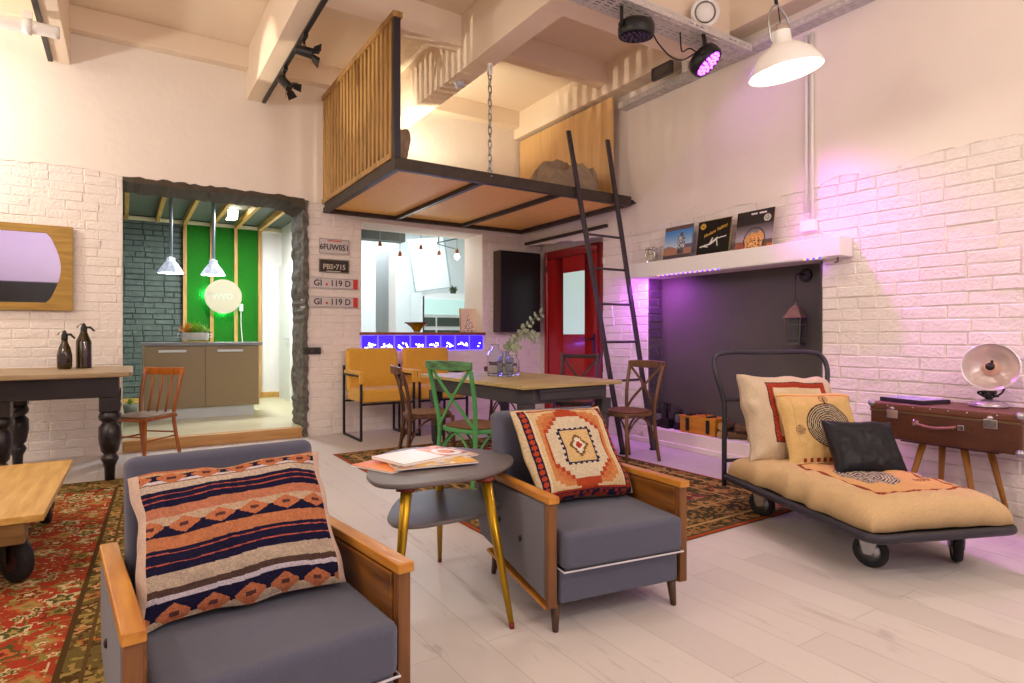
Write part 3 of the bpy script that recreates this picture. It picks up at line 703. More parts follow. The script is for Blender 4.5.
# record sleeves
def album(name, y0, y1, h, colf, label, edge, lean=.05):
    t = thing(name, label, 'record sleeve', (XR - .155, (y0 + y1) / 2, 1.906), 0, 'record sleeves on the mantel')
    w = abs(y1 - y0); xt = lean
    paint_grid('cover', 72, 72, lambda u, v: (xt * v - .004, w / 2 - w * u, h * v + 0 * u), colf, PRINT, t, smooth=False)
    mb = MB(); mb.add([(-.0035, w / 2, 0), (-.0035, -w / 2, 0), (xt - .0035, -w / 2, h), (xt - .0035, w / 2, h), (.004, w / 2, 0), (.004, -w / 2, 0), (xt + .004, -w / 2, h), (xt + .004, w / 2, h)],
                      [(0, 1, 2, 3), (4, 5, 6, 7), (0, 1, 5, 4), (1, 2, 6, 5), (2, 3, 7, 6), (3, 0, 4, 7)]); mb.build('sleeve', edge, t)
    return t
def fig(img, u, v, cx, y0, h, c, w=1.0):
    """a small standing figure: legs, body, head"""
    a = np.abs(u - cx); t = (v - y0) / h
    setc(img, (t > 0) & (t < .5) & (np.abs(a - .035 * w) < .028 * w), c); setc(img, (t >= .42) & (t < .82) & (a < .075 * w), c); setc(img, ((u - cx) ** 2 + (v - y0 - h * .9) ** 2) < (.04 * w) ** 2, c)
def alb1(u, v):
    img = np.zeros(u.shape + (3,)); k = np.clip((v - .35) / .5, 0, 1)[..., None]; img[:] = hx('C8D8EA') * (1 - k) + hx('4A8AD0') * k
    setc(img, v < .36 + .04 * np.sin(u * 9), 'A08078'); setc(img, v < .30, 'B08068'); setc(img, (u > .75) & (v < .42) & (v > .3), '6A6478')
    fig(img, u, v, .62, .14, .66, '5A6070', 1.6); nz = hash2(np.floor(u * 40), np.floor(v * 40)); setc(img, (np.abs(u - .62) < .13) & (v > .3) & (v < .66) & (nz > .55), 'C8CCD4'); setc(img, (np.abs(u - .62) < .13) & (v > .14) & (v < .66) & (nz < .3), '2A2E3A')
    setc(img, v < .12, '584C50'); setc(img, v > .87, '6A5654'); return img
def alb2(u, v):
    img = np.ones(u.shape + (3,)) * hx('191515'); d = (u - .16) ** 2 + (v - .84) ** 2; setc(img, d < .085 ** 2, 'D8B04A'); setc(img, d < .04 ** 2, '9A7420')
    setc(img, np.minimum(np.minimum(u, 1 - u), np.minimum(v, 1 - v)) < .018, '8E7A3A')
    for (x0, y0, x1, y1, r) in ((.12, .24, .42, .30, .022), (.42, .30, .62, .44, .03), (.62, .44, .88, .47, .014), (.60, .44, .64, .22, .016), (.40, .30, .48, .46, .018), (.2, .25, .35, .22, .015)):
        dx, dy = x1 - x0, y1 - y0; t = np.clip(((u - x0) * dx + (v - y0) * dy) / (dx * dx + dy * dy), 0, 1)
        setc(img, (u - x0 - t * dx) ** 2 + (v - y0 - t * dy) ** 2 < r * r, 'E4E0D8')
    return img
def alb3(u, v):
    img = np.zeros(u.shape + (3,)); k = np.clip((v - .3) / .4, 0, 1)[..., None]; img[:] = hx('A89AA8') * (1 - k) + hx('3E3638') * k; setc(img, v > .62, '2E2828'); setc(img, v < .2, '6A5248'); setc(img, (v < .16) & (u < .3), 'A05A4A')
    d = np.sqrt((u - .52) ** 2 * 1.0 + (v - .22) ** 2 * .8); setc(img, (np.abs(d - .28) < .014) & (v > .02), '3A3440')
    for cx, y0, h in ((.36, .02, .32), (.46, .03, .38), (.56, .02, .36), (.66, .03, .40), (.51, .0, .2)): fig(img, u, v, cx, y0, h, 'D89A5A', 1.3)
    nz = hash2(np.floor(u * 34), np.floor(v * 34), 7); setc(img, (np.abs(u - .51) < .2) & (v < .3) & (nz > .75), 'F0C890'); setc(img, (np.abs(u - .51) < .2) & (v < .26) & (nz < .2), '5A3A30')
    d = (u - .83) ** 2 + (v - .76) ** 2; setc(img, d < .095 ** 2, 'C8C4BC'); setc(img, (d < .075 ** 2) & (hash2(np.floor(u * 60), np.floor(v * 60)) > .5), '8A8680'); setc(img, (u > .86) & (v < .09), 'C86A3A'); return img
a1 = album('record_sleeve', 4.315, 3.96, .33, alb1, 'record sleeve with a striding figure under a blue desert sky, left one on the mantel', mat('blue_sleeve_edge', '3E78A8', .5))
a2 = album('record_sleeve', 3.895, 3.52, .325, alb2, 'black record sleeve with gold script and a white sketched figure, middle one on the mantel', mat('gold_sleeve_edge', '7A6A3A', .5))
a3 = album('record_sleeve', 3.458, 3.09, .335, alb3, 'dark record sleeve with a glowing group of figures, right one on the mantel', mat('tan_sleeve_edge', 'A8905E', .5))
GOLDT = mat('gold_lettering', 'C8A040', .4); WHT = mat('white_lettering', 'E8E4E0', .5)
text('lettering', 'Modern Talking', .042, Matrix.Translation((XR - .155 + .028, 3.69, 1.906 + .215)) @ Matrix.Rotation(-PI / 2, 4, 'Z') @ Matrix.Rotation(PI / 2 - .15, 4, 'X') @ Matrix.Rotation(R(18), 4, 'Z'), GOLDT, None, shear=.35).parent = None
o = [x for x in bpy.data.objects if x.name.startswith('lettering')][-1]; o.parent = a2; o.matrix_parent_inverse = Matrix.Translation(-a2.location)
for s, y, z, sz in (('MODERN', .03, .302, .018),):
    pass
mb = MB(); mb.box(.040, .0435, -.02, .04, .298, .312); mb.box(.040, .0435, -.11, -.04, .298, .312); mb.build('lettering_strip', WHT, a3)
# twin bell alarm clock
t = thing('alarm_clock', 'small silver twin-bell alarm clock at the left end of the mantel', 'alarm clock', (XR - .13, 4.5, 1.906)); t.rotation_euler = (0, 0, R(15)); t.scale = (1.15, 1.15, 1.15)
Mx = Matrix.Rotation(-PI / 2, 4, 'Y')
mb = MB(); mb.lathe([(.03, -.028), (.05, -.026), (.055, 0), (.054, .026), (.046, .03), (.044, .022)], (0, 0, .066), n=24, mtx=Mx); mb.build('case', CHROME, t)
mb = MB(); mb.lathe([(.045, .0225), (0, .0225)], (0, 0, .066), n=24, mtx=Mx); d = mb.build('dial', mat('clock_dial', 'E8E0D0', .5), t)
mb = MB(); mb.bar((-.025, 0, .066), (-.025, .018, .09), .004); mb.bar((-.025, 0, .066), (-.025, -.028, .075), .004); mb.build('hands', BLACK, t)
for s in (-1, 1):
    mb = MB(); mb.lathe([(.026, 0), (.022, .014), (.012, .022), (0, .024)], (0, s * .034, .118), n=14, mtx=Matrix.Rotation(-s * .45, 4, 'X')); mb.build('bell', CHROME, t)
    mb = MB(); mb.bar((0, s * .03, .022), (0, s * .042, 0), .008); mb.build('leg', CHROME, t)
mb = MB(); mb.tube(arc((0, 0, .12), .025, 0, 180, 8, 'yz'), .003, 6); mb.build('handle', CHROME, t)
# wall lantern in the recess
t = thing('candle_lantern', 'antique lantern with a copper-coloured roof hanging at the right of the fireplace recess', 'lantern', (XR + .09, 3.03, 1.07)); t.rotation_euler = (0, 0, R(10))
mb = MB(); mb.lathe([(.115, 0.225), (.10, .24), (.078, .262), (.062, .295), (.03, .325), (.008, .34), (.006, .36)], n=4, mtx=Matrix.Rotation(PI / 4, 4, 'Z')); mb.sm = [False] * len(mb.f); mb.build('roof', mat('aged_copper', '8A6A5A', .5, .3, noise=.2), t)
mb = MB()
for sx in (-1, 1):
    for sy in (-1, 1): mb.bar((sx * .052, sy * .052, .01), (sx * .066, sy * .066, .225), .010)
mb.box(-.058, .058, -.058, .058, 0, .014)
for z, k in ((.05, .055), (.17, .062)):
    for a, b in (((-1, -1), (1, -1)), ((1, -1), (1, 1)), ((1, 1), (-1, 1)), ((-1, 1), (-1, -1))): mb.bar((a[0] * k, a[1] * k, z), (b[0] * k, b[1] * k, z), .007)
mb.build('cage', mat('lantern_iron', '5A5450', .5, .4), t)
mb = MB(); mb.lathe([(.048, .015), (.056, .22)], n=4, mtx=Matrix.Rotation(PI / 4, 4, 'Z'), caps=False); mb.sm = [False] * len(mb.f); mb.build('glass', mat('smoky_glass', '6A6A74', .1, trans=.5, ior=1.2), t)
mb = MB(); mb.lathe([(.018, .014), (.018, .075), (.004, .085)], n=12); mb.build('candle', mat('candle_wax', 'D8C898', .5), t)
mb = MB(); mb.tube(arc((0, 0, .375), .016, -90, 200, 10, 'yz'), .003, 6); mb.tube([(0, .0, .39), (0, 0, .56)], .0025, 6); mb.build('hanging_wire', STEEL, t)
t = thing('wall_bracket', 'round dark wall bracket above the lantern in the recess', 'bracket', (XR + .20, 3.0, 1.665))
mb = MB(); mb.lathe([(.055, 0), (.055, .02), (.035, .025), (.035, .012)], n=20, mtx=Matrix.Rotation(-PI / 2, 4, 'Y')); mb.build('rosette', STEEL, t)
mb = MB(); mb.tube([(-.02, 0, 0), (-.09, .0, .01), (-.12, .02, 0), (-.112, .03, -.035)], .006, 8); mb.build('arm', STEEL, t)
# hearth things
def log(c, a, r, l, nm, label, tilt=0):
    t = thing('firewood_log', label, 'log', c, a, 'logs on the fireplace plinth')
    mb = MB(); n = 14; rs = [r * random.uniform(.93, 1.06) for _ in range(n)]
    vs = [(x, rs[k] * math.cos(2 * PI * k / n), r + rs[k] * math.sin(2 * PI * k / n)) for x in (-l / 2, -l / 6, l / 6, l / 2) for k in range(n)]
    mb.add(vs, [(i * n + k, i * n + (k + 1) % n, (i + 1) * n + (k + 1) % n, (i + 1) * n + k) for i in range(3) for k in range(n)], True); mb.build('bark', mat('bark', '6E5238', .9, noise=.5, nscale=30, bump=1, bscale=40), t)
    for s, nm2 in ((-1, 'cut_face'), (1, 'cut_face')):
        mb = MB(); mb.add([(s * (l / 2 + .001), rs[k] * .99 * math.cos(2 * PI * k / n), r + rs[k] * .99 * math.sin(2 * PI * k / n)) for k in range(n)], [tuple(range(n))]); mb.build(nm2, mat('cut_wood', 'C09A68', .8, noise=.3, nscale=60), t)
log((4.83, 3.745, .17), R(14), .036, .20, '', 'small firewood log, lower one beside the yellow box')
log((4.84, 3.735, .243), R(10), .038, .20, '', 'small firewood log, upper one beside the yellow box')
log((4.85, 3.60, .17), R(-50), .034, .20, '', 'firewood log lying crosswise behind the trolley handle')
log((4.86, 3.43, .17), R(8), .036, .18, '', 'firewood log at the foot of the pile nearest the cushions')
log((4.86, 3.50, .242), R(-66), .040, .24, '', 'thick firewood log on top of the pile behind the trolley handle')
t = thing('yellow_chest', 'yellow wooden chest with dark metal straps on the fireplace plinth', 'chest', (4.84, 4.03, .17), R(90)); YW = wood('yellow_wood', 'D8942A', 'B87218', .5, 0)
mb = MB(); mb.box(-.23, .20, -.09, .09, 0, .155); mb.build('body', YW, t, bevel=.006)
mb = MB(); mb.box(-.24, -.07, -.095, .095, .155, .175); mb.box(.04, .21, -.095, .095, .155, .17); mb.box(-.07, .04, -.09, .09, .155, .182); mb.build('lid', YW, t, bevel=.004)
for x in (-.15, .10):
    mb = MB(); mb.box(x - .022, x + .022, -.002, .002, 0, 1); mb = MB(); mb.box(x - .02, x + .02, .0905, .098, .02, .15); mb.box(x - .02, x + .02, -.02, .098, .176, .186); mb.build('strap', STEEL, t)
mb = MB(); mb.tube([(-.06, 0, .182), (-.05, 0, .20), (.03, 0, .20), (.04, 0, .18)], .006, 8); mb.build('handle', STEEL, t)
def oil_lantern(loc, s, label):
    t = thing('oil_lantern', label, 'oil lantern', loc, 0, 'old lanterns on the fireplace plinth'); t.scale = (s, s, s)
    IR = mat('old_iron', '2E282A', .5, .5, noise=.3)
    mb = MB(); mb.lathe([(.055, 0), (.06, .02), (.058, .05), (.03, .06), (.03, .075)], n=18); mb.build('tank', IR, t)
    mb = MB(); mb.lathe([(.03, .075), (.045, .11), (.04, .15), (.028, .17)], n=16, caps=False); mb.build('globe', mat('old_glass', 'A09AA4', .15, trans=.6, ior=1.2), t)
    mb = MB(); mb.lathe([(.03, .17), (.042, .18), (.03, .2), (.032, .215), (.015, .225)], n=16); mb.build('chimney', IR, t)
    mb = MB()
    for q in (-1, 1): mb.tube(spline([(0, q * .05, .03), (0, q * .068, .08), (0, q * .064, .16), (0, q * .03, .20)], 4), .005, 6)
    mb.tube(arc((0, 0, .19), .062, 10, 170, 10, 'yz'), .003, 6); mb.build('side_tubes', IR, t)
oil_lantern((4.83, 4.60, .17), .85, 'small dark oil lantern farthest left on the fireplace plinth')
oil_lantern((4.85, 4.335, .17), .95, 'larger dark oil lantern next to the yellow chest')
t = thing('cast_iron_press', 'dark cast iron contraption with wheels between the oil lanterns', 'iron press', (4.82, 4.465, .17)); IR = MATS['old_iron']
mb = MB(); mb.box(-.05, .05, -.06, .06, 0, .10); mb.build('base', IR, t, bevel=.01)
mb = MB(); mb.tube(arc((0, 0, .21), .045, 0, 360, 16, 'yz')[:-1], .006, 6, closed=True); mb.bar((0, -.045, .21), (0, .045, .21), .006); mb.bar((0, 0, .165), (0, 0, .255), .006); mb.build('wheel', IR, t)
mb = MB(); mb.bar((0, 0, .1), (0, 0, .26), .02); mb.bar((0, -.06, .25), (0, .06, .26), .014); mb.build('post', IR, t)

# ------------------------------------------------------------------ loft
t = thing('loft_bed', 'hanging loft platform of dark steel and chipboard with slatted side', 'loft', (3.26, 5.88, 2.55)); lf = t
X0, X1, Y0, Y1 = -1.35, 1.38, -1.08, 1.10
mb = MB(); mb.box(X0, X1 - .01, Y0, Y0 + .06, 0, .105); mb.build('front_beam', LOFTST, t, bevel=.004)
mb = MB(); mb.box(X0, X1, Y1 - .06, Y1, 0, .06); mb.build('back_beam', LOFTST, t, bevel=.004)
mb = MB(); mb.box(X0, X0 + .06, Y0 + .06, Y1 - .06, 0, .10); mb.build('side_beam', LOFTST, t, bevel=.004)
mb = MB(); mb.box(X1 - .06, X1, Y0 + .06, Y1 - .06, 0, .07); mb.build('side_beam', LOFTST, t, bevel=.004)
for x in (-.47, .44):
    mb = MB(); mb.box(x - .025, x + .025, Y0 + .06, Y1 - .06, 0.002, .045); mb.build('cross_beam', LOFTST, t, bevel=.003)
mb = MB(); mb.box(X0 + .06, X1 - .06, Y0 + .06, Y1 - .06, .046, .066); mb.build('chipboard', OSB, t)
mb = MB(); mb.box(X0, X0 + .055, Y0, Y0 + .055, .105, 1.285); mb.build('post', mat('dark_post_steel', '3A3640', .4, .4), t, bevel=.003)
mb = MB(); mb.box(X0 - .015, X0 + .07, Y0 - .01, Y1 + .02, 1.285, 1.335); rail = mb.build('slat_rail', SLATW, t, bevel=.003, label='wooden top rail of the slatted side')
mb = MB(); mb.box(X0 - .015, X0 + .03, Y0 + .056, Y1, .101, .15); mb.build('slat_rail', SLATW, t, bevel=.003, label='wooden bottom rail of the slatted side')
ns = 20
for k in range(ns):
    y = Y0 + .10 + (Y1 - Y0 - .14) * k / (ns - 1)
    mb = MB(); mb.box(X0 - .004, X0 + .024, y - .027, y + .027, .151, 1.284); mb.build('slat', SLATW, t, bevel=.003)
mb = MB(); mb.tube([(X1 - .01, Y0 + .03, .05), (X1 + .07, Y0 + .03, .05)], .012, 8); mb.lathe([(.03, 0), (.03, .02)], (X1 + .01, Y0 + .03, .05), n=6, mtx=Matrix.Rotation(PI / 2, 4, 'Y')); mb.build('bolt', STEEL, t)
t = thing('plywood_board', 'tall plywood board standing on the loft against the right wall', 'board', (4.60, 6.02, 2.622))
mb = MB(); mb.box(-.009, .009, -.96, .93, 0, 1.20); mb.build('sheet', PLY, t, bevel=.001)
t = thing('hanging_chain', 'steel chain holding the loft from the ceiling beam', 'chain', (2.86, 4.83, 2.64))
mb = MB(); z = .0; k = 0
while z < 1.0:
    pts = []
    for a in range(12):
        an = 2 * PI * a / 12; u = .016 * math.cos(an); w = .022 * math.sin(an) + (.018 if math.sin(an) > 0 else -.018)
        pts.append((u if k % 2 == 0 else 0, 0 if k % 2 == 0 else u, z + w + .03))
    mb.tube(pts, .006, 6, closed=True); z += .064; k += 1
mb.build('links', ZINC, t)
mb = MB(); mb.lathe([(.014, 0), (.014, .03)], (0, 0, 1.02), n=10); mb.box(-.018, .018, -.018, .018, .93, 1.038); mb.build('ceiling_anchor', LAMPW, t, bevel=.003)
mb = MB(); mb.tube([(0, 0, .015), (0, 0, -.01), (0, -.03, -.02)], .01, 8); mb.tube([(-.03, 0, .04), (.03, 0, .04)], .006, 6); mb.build('shackle', ZINC, t)
# bedding on the loft
def lump(name, w, d, h, loc, rot, m, label, cat, seed, folds=.06, stripe=None):
    t = thing(name, label, cat, loc, rot)
    def pos(u, v):
        a, b = 2 * u - 1, 2 * v - 1; r = np.clip(1 - np.abs(a) ** 3, 0, 1) * np.clip(1 - np.abs(b) ** 3, 0, 1)
        rdg = 1 - np.abs(2 * vnoise(u * 4 + v * 2, v * 4 - u * 2, seed) - 1); z = h * r ** .45 * (.75 + .35 * vnoise(u * 2.2, v * 2.2, seed + 4)) + folds * (rdg - .5) * r ** .4 + folds * .5 * (vnoise(u * 12, v * 9 + u * 4, seed + 1) - .5) * r ** .3
        return a * w / 2, b * d / 2, np.maximum(z, 0)
    def bk(u, v): return (2 * u - 1) * w / 2, (2 * v - 1) * d / 2, 0 * u
    paint_grid('cloth', 90, 70, pos, flat(stripe or 'A8937A'), m, t, back=bk)
    return t
lump('crumpled_blanket', .70, .56, .40, (3.98, 5.22, 2.622), R(4), BLANK, 'crumpled grey-brown blanket heaped by the ladder on the loft', 'blanket', 5, folds=.14)
t = thing('loft_pillow', 'dark beige pillow propped up beside the blanket against the plywood board', 'pillow', (4.40, 5.25, 2.62), R(70))
pillow_mesh('pillow_cover', .55, .36, .14, flat('B89C78'), t, (40, 40), BLANK, seed=3).rotation_euler = (R(-8), 0, 0)
t = thing('loft_pillow', 'cream pillow lying flat left of the blanket on the loft', 'pillow', (3.36, 5.45, 2.63), R(6))
o = pillow_mesh('pillow_cover', .6, .42, .16, flat('E4D0A8'), t, (40, 40), LINEN, seed=5); o.rotation_euler = (R(-80), 0, 0); o.location = (0, -.2, .07)
mb = MB(); mb.box(.14, .19, -.12, .12, .135, .15); mb.build('brown_band', mat('brown_band', '7A3A22', .8), t, bevel=.006)
t = thing('loft_pillow', 'brown pillow leaning on the slatted side of the loft', 'pillow', (2.06, 5.20, 2.675), R(90))
o = pillow_mesh('pillow_cover', .5, .30, .16, flat('9A7458'), t, (40, 40), BLANK, seed=8); o.rotation_euler = (R(10), 0, 0); o.location = (0, .02, 0)
t = thing('loft_mattress', 'thin grey-brown mattress edge on the loft', 'mattress', (3.1, 6.0, 2.618))
mb = MB(); mb.box(-1.12, .5, -.85, .85, 0, .055); mb.build('mattress_cover', BLANK, t, bevel=.02, seg=3)
t = thing('loft_lamp', 'small lamp glowing behind the slats on the loft', 'lamp', (2.25, 6.55, 2.675))
mb = MB(); mb.lathe([(.06, 0), (.06, .015), (.012, .02), (.012, .28)], n=16); mb.build('base', BLACK, t)
mb = MB(); mb.ball((0, 0, .33), .04); mb.build('bulb', BULB, t)
# ladder
t = thing('loft_ladder', 'dark steel ladder leaning on the front of the loft', 'ladder', (4.24, 4.28, 0))
LAD = mat('purple_grey_steel', '4A4048', .45, .3, noise=.15)
def lrail(s, z):
    k = z / 3.24
    xb, xt = (-.20, -.42) if s < 0 else (.205, .11)
    # the left rail stands slightly wider at the top
    yb, yt = (0.02, .595)
    return Vector((xb + (xt - xb) * k + (0.0), yb + (yt - yb) * k, z))
for s in (-1, 1):
    mb = MB(); mb.bar(lrail(s, .0), lrail(s, 3.24), .045, .03, up=(0, 1, 0)); mb.build('rail', LAD, t, bevel=.003)
    mb = MB(); a = lrail(s, 0); mb.box(a.x - .03, a.x + .03, a.y - .022, a.y + .022, -.0, .02); mb.build('foot', BLACK, t)
for z in (.34, .70, 1.08, 1.46, 1.82, 2.165):
    mb = MB(); mb.tube([lrail(-1, z), lrail(1, z)], .012, 8); mb.build('rung', LAD, t)

# ------------------------------------------------------------------ ceiling fittings
def tray(name, label, x0, x1, y0, y1, z, along, wallside=None):
    t = thing(name, label, 'cable tray', ((x0 + x1) / 2, (y0 + y1) / 2, z))
    w, d = (x1 - x0) / 2, (y1 - y0) / 2
    # perforated bottom: slats with gaps
    mb = MB(); h = .055
    if along == 'x': L, Wd = w, d
    else: L, Wd = d, w
    def bx(mb, a0, a1, b0, b1, c0, c1):
        if along == 'x': mb.box(a0, a1, b0, b1, c0, c1)
        else: mb.box(b0, b1, a0, a1, c0, c1)
    n = 7 if Wd > .1 else 4
    for k in range(n):
        b = -Wd + 2 * Wd * (k + .5) / n; bx(mb, -L, L, b - Wd / n * .66, b + Wd / n * .66, 0, .002)
    step = .085; a = -L
    while a < L:
        bx(mb, a, min(a + .03, L), -Wd, Wd, .0003, .0017); a += step
    mb.build('tray_bottom', GALV, t)
    for s in (-1, 1):
        mb = MB(); b = s * Wd; bx(mb, -L, L, b - .001, b + .001, .0, .018); bx(mb, -L, L, b - .001, b + .001, .030, h); bx(mb, -L, L, b - s * .006 - .006, b - s * .006 + .006, h, h + .002); a = -L
        while a < L: bx(mb, a, min(a + .03, L), b - .001, b + .001, .018, .030); a += .06
        mb.build('tray_side', GALV, t)
    return t
tray('cable_tray', 'perforated cable tray running along the right wall below the ceiling', 4.60, 4.735, -1.0, 4.98, 3.66, 'y')
t = tray('cable_tray', 'perforated cable tray crossing the room carrying the two stage lights', 1.2, 4.595, 3.28, 3.52, 3.625, 'x')
for x in (-1.2, .2, 1.2):
    mb = MB(); mb.tube([(x, .13, .05), (x, .13, .3)], .006, 6); mb.build('hanger_rod', GALV, t)
t = thing('cable_bundle', 'brown and black cables lying in the crossing cable tray', 'cables', (3.0, 3.4, 3.64)); 
for k, y in enumerate((-.05, -.02, .02, .05)):
    mb = MB(); mb.tube(spline([(-1.7, y, .0), (-.8, y + .015, .004), (0, y - .01, .0), (.7, y + .01, .004), (1.5, y, 0)], 5), .008, 6); mb.build('cable', mat('brown_cable', '7A5A4A', .6) if k % 2 else BLACK, t)
def par(loc, aimdir, label, lit, name='stage_light'):
    t = thing(name, label, 'stage light', loc, 0, 'stage lights on the cable tray')
    d = Vector(aimdir).normalized(); q = Vector((0, 0, -1)).rotation_difference(d).to_matrix().to_4x4()
    mb = MB(); mb.lathe([(.03, .075), (.10, .07), (.13, .05), (.14, .01), (.137, -.04), (.128, -.055), (.12, -.04)], n=28, mtx=q); mb.build('housing', BLACK, t)
    mb = MB(); mb.lathe([(.118, -.042), (0, -.042)], n=28, mtx=q, caps=False); lens = mb.build('lens_plate', mat('dark_lens', '1A0E22', .3), t)
    for r_, n_ in ((.035, 6), (.068, 10), (.098, 15)):
        for k in range(n_):
            a = 2 * PI * k / n_ + r_ * 30; c = q @ Vector((r_ * math.cos(a), r_ * math.sin(a), -.048))
            if k == 0 and r_ == .035: mbL = MB()
            mbL.ball(c, .0125, n=8, m=5)
    mbL.build('lenses', mat('magenta_led', 'C040FF', emit='B430FF', estr=9 if lit else .4) if lit else mat('unlit_led', '4A3A60', .2), lens)
    hor = d.cross(Vector((0, 0, 1)))
    hor = Vector((1, 0, 0)) if hor.length < .2 else hor.normalized()
    mb = MB(); top = Vector((0, 0, .155 if not lit else .15)); A = hor * .15
    mb.bar(-A, -A + top, .006, .03, up=hor); mb.bar(A, A + top, .006, .03, up=hor); mb.bar(-A + top, A + top, .03, .006); mb.build('yoke', BLACK, t)
    for s in (-1, 1):
        mb = MB(); mb.tube([A * s, A * s * 1.12], .018, 10); mb.build('knob', BLACK, t)
    return t
p1 = par((3.29, 3.36, 3.485), (0.05, .12, -1), 'black stage light hanging level with its face down below the cable tray', False)
mb = MB(); mb.tube([(0, 0, .15), (-.02, 0.02, .19)], .01, 8); mb.build('clamp', BLACK, p1)
mb = MB(); q_ = mat('green_display', '10C080', emit='10D090', estr=2)
mb.box(.07, .08, -.108, -.104, -.005, .02); mb.box(.055, .062, -.113, -.109, -.02, .03); mb.build('display', q_, p1)
p2 = par((4.10, 3.38, 3.46), (.42, -.62, -.9), 'black stage light glowing magenta and tilted toward the right wall', True)
mb = MB(); mb.tube([(0, 0, .15), (0, 0.02, .175)], .01, 8); mb.build('clamp', BLACK, p2)
t = thing('power_cable', 'black cable drooping between the two stage lights', 'cable', (3.7, 3.36, 3.45))
mb = MB(); mb.tube(spline([(-.26, -.02, .05), (-.20, -.03, -.03), (-.05, -.02, -.09), (.1, 0, -.07), (.22, 0, .0), (.3, 0, .06)], 6), .006, 6); mb.tube(spline([(.3, 0, .03), (.18, -.01, .04), (.1, 0, .0), (.08, 0, .1), (.1, .02, .16)], 6), .006, 6); mb.build('cable', BLACK, t)
t = thing('vent_duct', 'round white vent duct mouth beside the crossing cable tray', 'vent duct', (4.06, 3.36, 3.825)); q = Vector((0, 0, 1)).rotation_difference(Vector((-.55, -.8, -.15))).to_matrix().to_4x4()
mb = MB(); mb.lathe([(.085, -.25), (.085, .0), (.115, .02), (.12, .05), (.10, .062), (.088, .05)], n=28, mtx=q, caps=False); mb.build('duct', WHITE, t)
mb = MB(); mb.lathe([(.075, .045), (.07, .058), (0, .062)], n=24, mtx=q, caps=False); mb.build('damper_disc', WHITE, t)
t = thing('meter_box', 'small dark grey box on the beam above the wall cable tray', 'box', (4.515, 4.24, 3.74))
mb = MB(); mb.box(-.03, .014, -.13, .13, -.02, .105); mb.build('case', mat('dark_grey_box', '4A4444', .5), t, bevel=.006)
mb = MB(); mb.box(-.033, -.0305, -.10, .08, .01, .08); mb.build('cover', mat('grey_window', '5E5A58', .3), t, bevel=.001)
t = thing('tray_post', 'white vertical strut between the beam and the wall cable tray', 'strut', (4.62, 4.02, 3.66))
mb = MB(); mb.box(-.02, .02, -.02, .02, .06, .19); mb.box(-.04, -.02, -.035, .035, .06, .19); mb.build('strut', LAMPW, t, bevel=.002)
t = thing('smoke_detector', 'round pale smoke detector under the beam near the loft', 'smoke detector', (2.83, 5.37, 3.68))
mb = MB(); mb.lathe([(.02, -.045), (.05, -.035), (.058, -.012), (.055, 0)], n=24); mb.build('body', mat('pale_blue_plastic', 'C8CCDA', .5), t)
t = thing('wall_pipe', 'pair of thin white conduits running down the right wall above the mantel', 'pipe', (XR - .03, 2.83, 2.0))
mb = MB(); mb.tube([(0, -.02, .08), (0, -.02, 1.62)], .013, 10); mb.build('conduit', WHITE, t); mb = MB(); mb.tube([(0, .03, .16), (0, .03, 1.62)], .013, 10); mb.build('conduit', WHITE, t)
mb = MB(); mb.box(-.03, .016, -.06, .07, 0, .09); mb.build('junction_box', LAMPW, t, bevel=.004)
# white pipe by the left beam
t = thing('ceiling_pipe', 'white ceiling pipe with a clamp beside the left light track', 'pipe', (-.62, 6.0, 3.56))
mb = MB(); mb.tube(spline([(-1.3, .35, .12), (-.7, .12, .05), (-.25, .02, .0), (.0, .0, .0), (.18, 0, 0)], 6), .048, 14); mb.build('pipe', WHITE, t)
mb = MB(); mb.lathe([(.062, -.025), (.062, .025)], (-.02, 0, 0), n=16, mtx=Matrix.Rotation(PI / 2, 4, 'Y')); mb.box(-.05, .01, -.02, .02, .045, .118); mb.build('clamp', LAMPW, t)
def track(name, x, y0, y1, label):
    t = thing('light_track', label, 'light track', (x, (y0 + y1) / 2, 3.655), 0, 'ceiling light tracks')
    mb = MB(); mb.box(-.019, .019, -(y1 - y0) / 2, (y1 - y0) / 2, 0, .024); mb.build('track_rail', BLACK, t, bevel=.002); return t
track('', -.575, 3.0, 6.93, 'black light track on the beam at the upper left corner')
track('', 1.262, 2.5, 6.93, 'black light track with two spots on the beam left of the loft')
def spot(loc, d, label):
    t = thing('track_spot', label, 'track spot', loc, 0, 'track spots with barn doors')
    q = Vector((0, 0, -1)).rotation_difference(Vector(d).normalized()).to_matrix().to_4x4(); c = Vector((0, 0, -.13))
    mb = MB(); mb.box(-.018, .018, -.06, .06, -.03, 0); mb.tube([(0, 0, -.03), (0, 0, -.075)], .01, 8); mb.tube([c + Vector((0, 0, .055)), c + Vector((0, -.045, .03)), c + Vector((0, -.05, 0))], .004, 6); mb.build('mount', BLACK, t)
    mb = MB(); mb.lathe([(.02, .075), (.040, .06), (.043, -.06), (.047, -.07), (.04, -.065)], c, n=20, mtx=q); body = mb.build('barrel', BLACK, t)
    for k in range(4):
        a = PI / 2 * k; u = Vector((math.cos(a), math.sin(a), 0)); v = Vector((-math.sin(a), math.cos(a), 0)); P = [u * .045 + v * .035, u * .045 - v * .035, u * .088 - v * .05, u * .088 + v * .05]; P[0].z = P[1].z = -.07; P[2].z = P[3].z = -.125
        mb = MB(); vs = [c + q @ p for p in P]; nn = (q @ u.to_4d()).to_3d() * .002; mb.add(vs + [p + nn for p in vs], [(0, 1, 2, 3), (7, 6, 5, 4), (0, 4, 5, 1), (1, 5, 6, 2), (2, 6, 7, 3), (3, 7, 4, 0)]); mb.build('barn_door', BLACK, t)
spot((1.262, 5.18, 3.655), (1, -.25, -.18), 'black track spot with barn doors, the one nearer the camera')
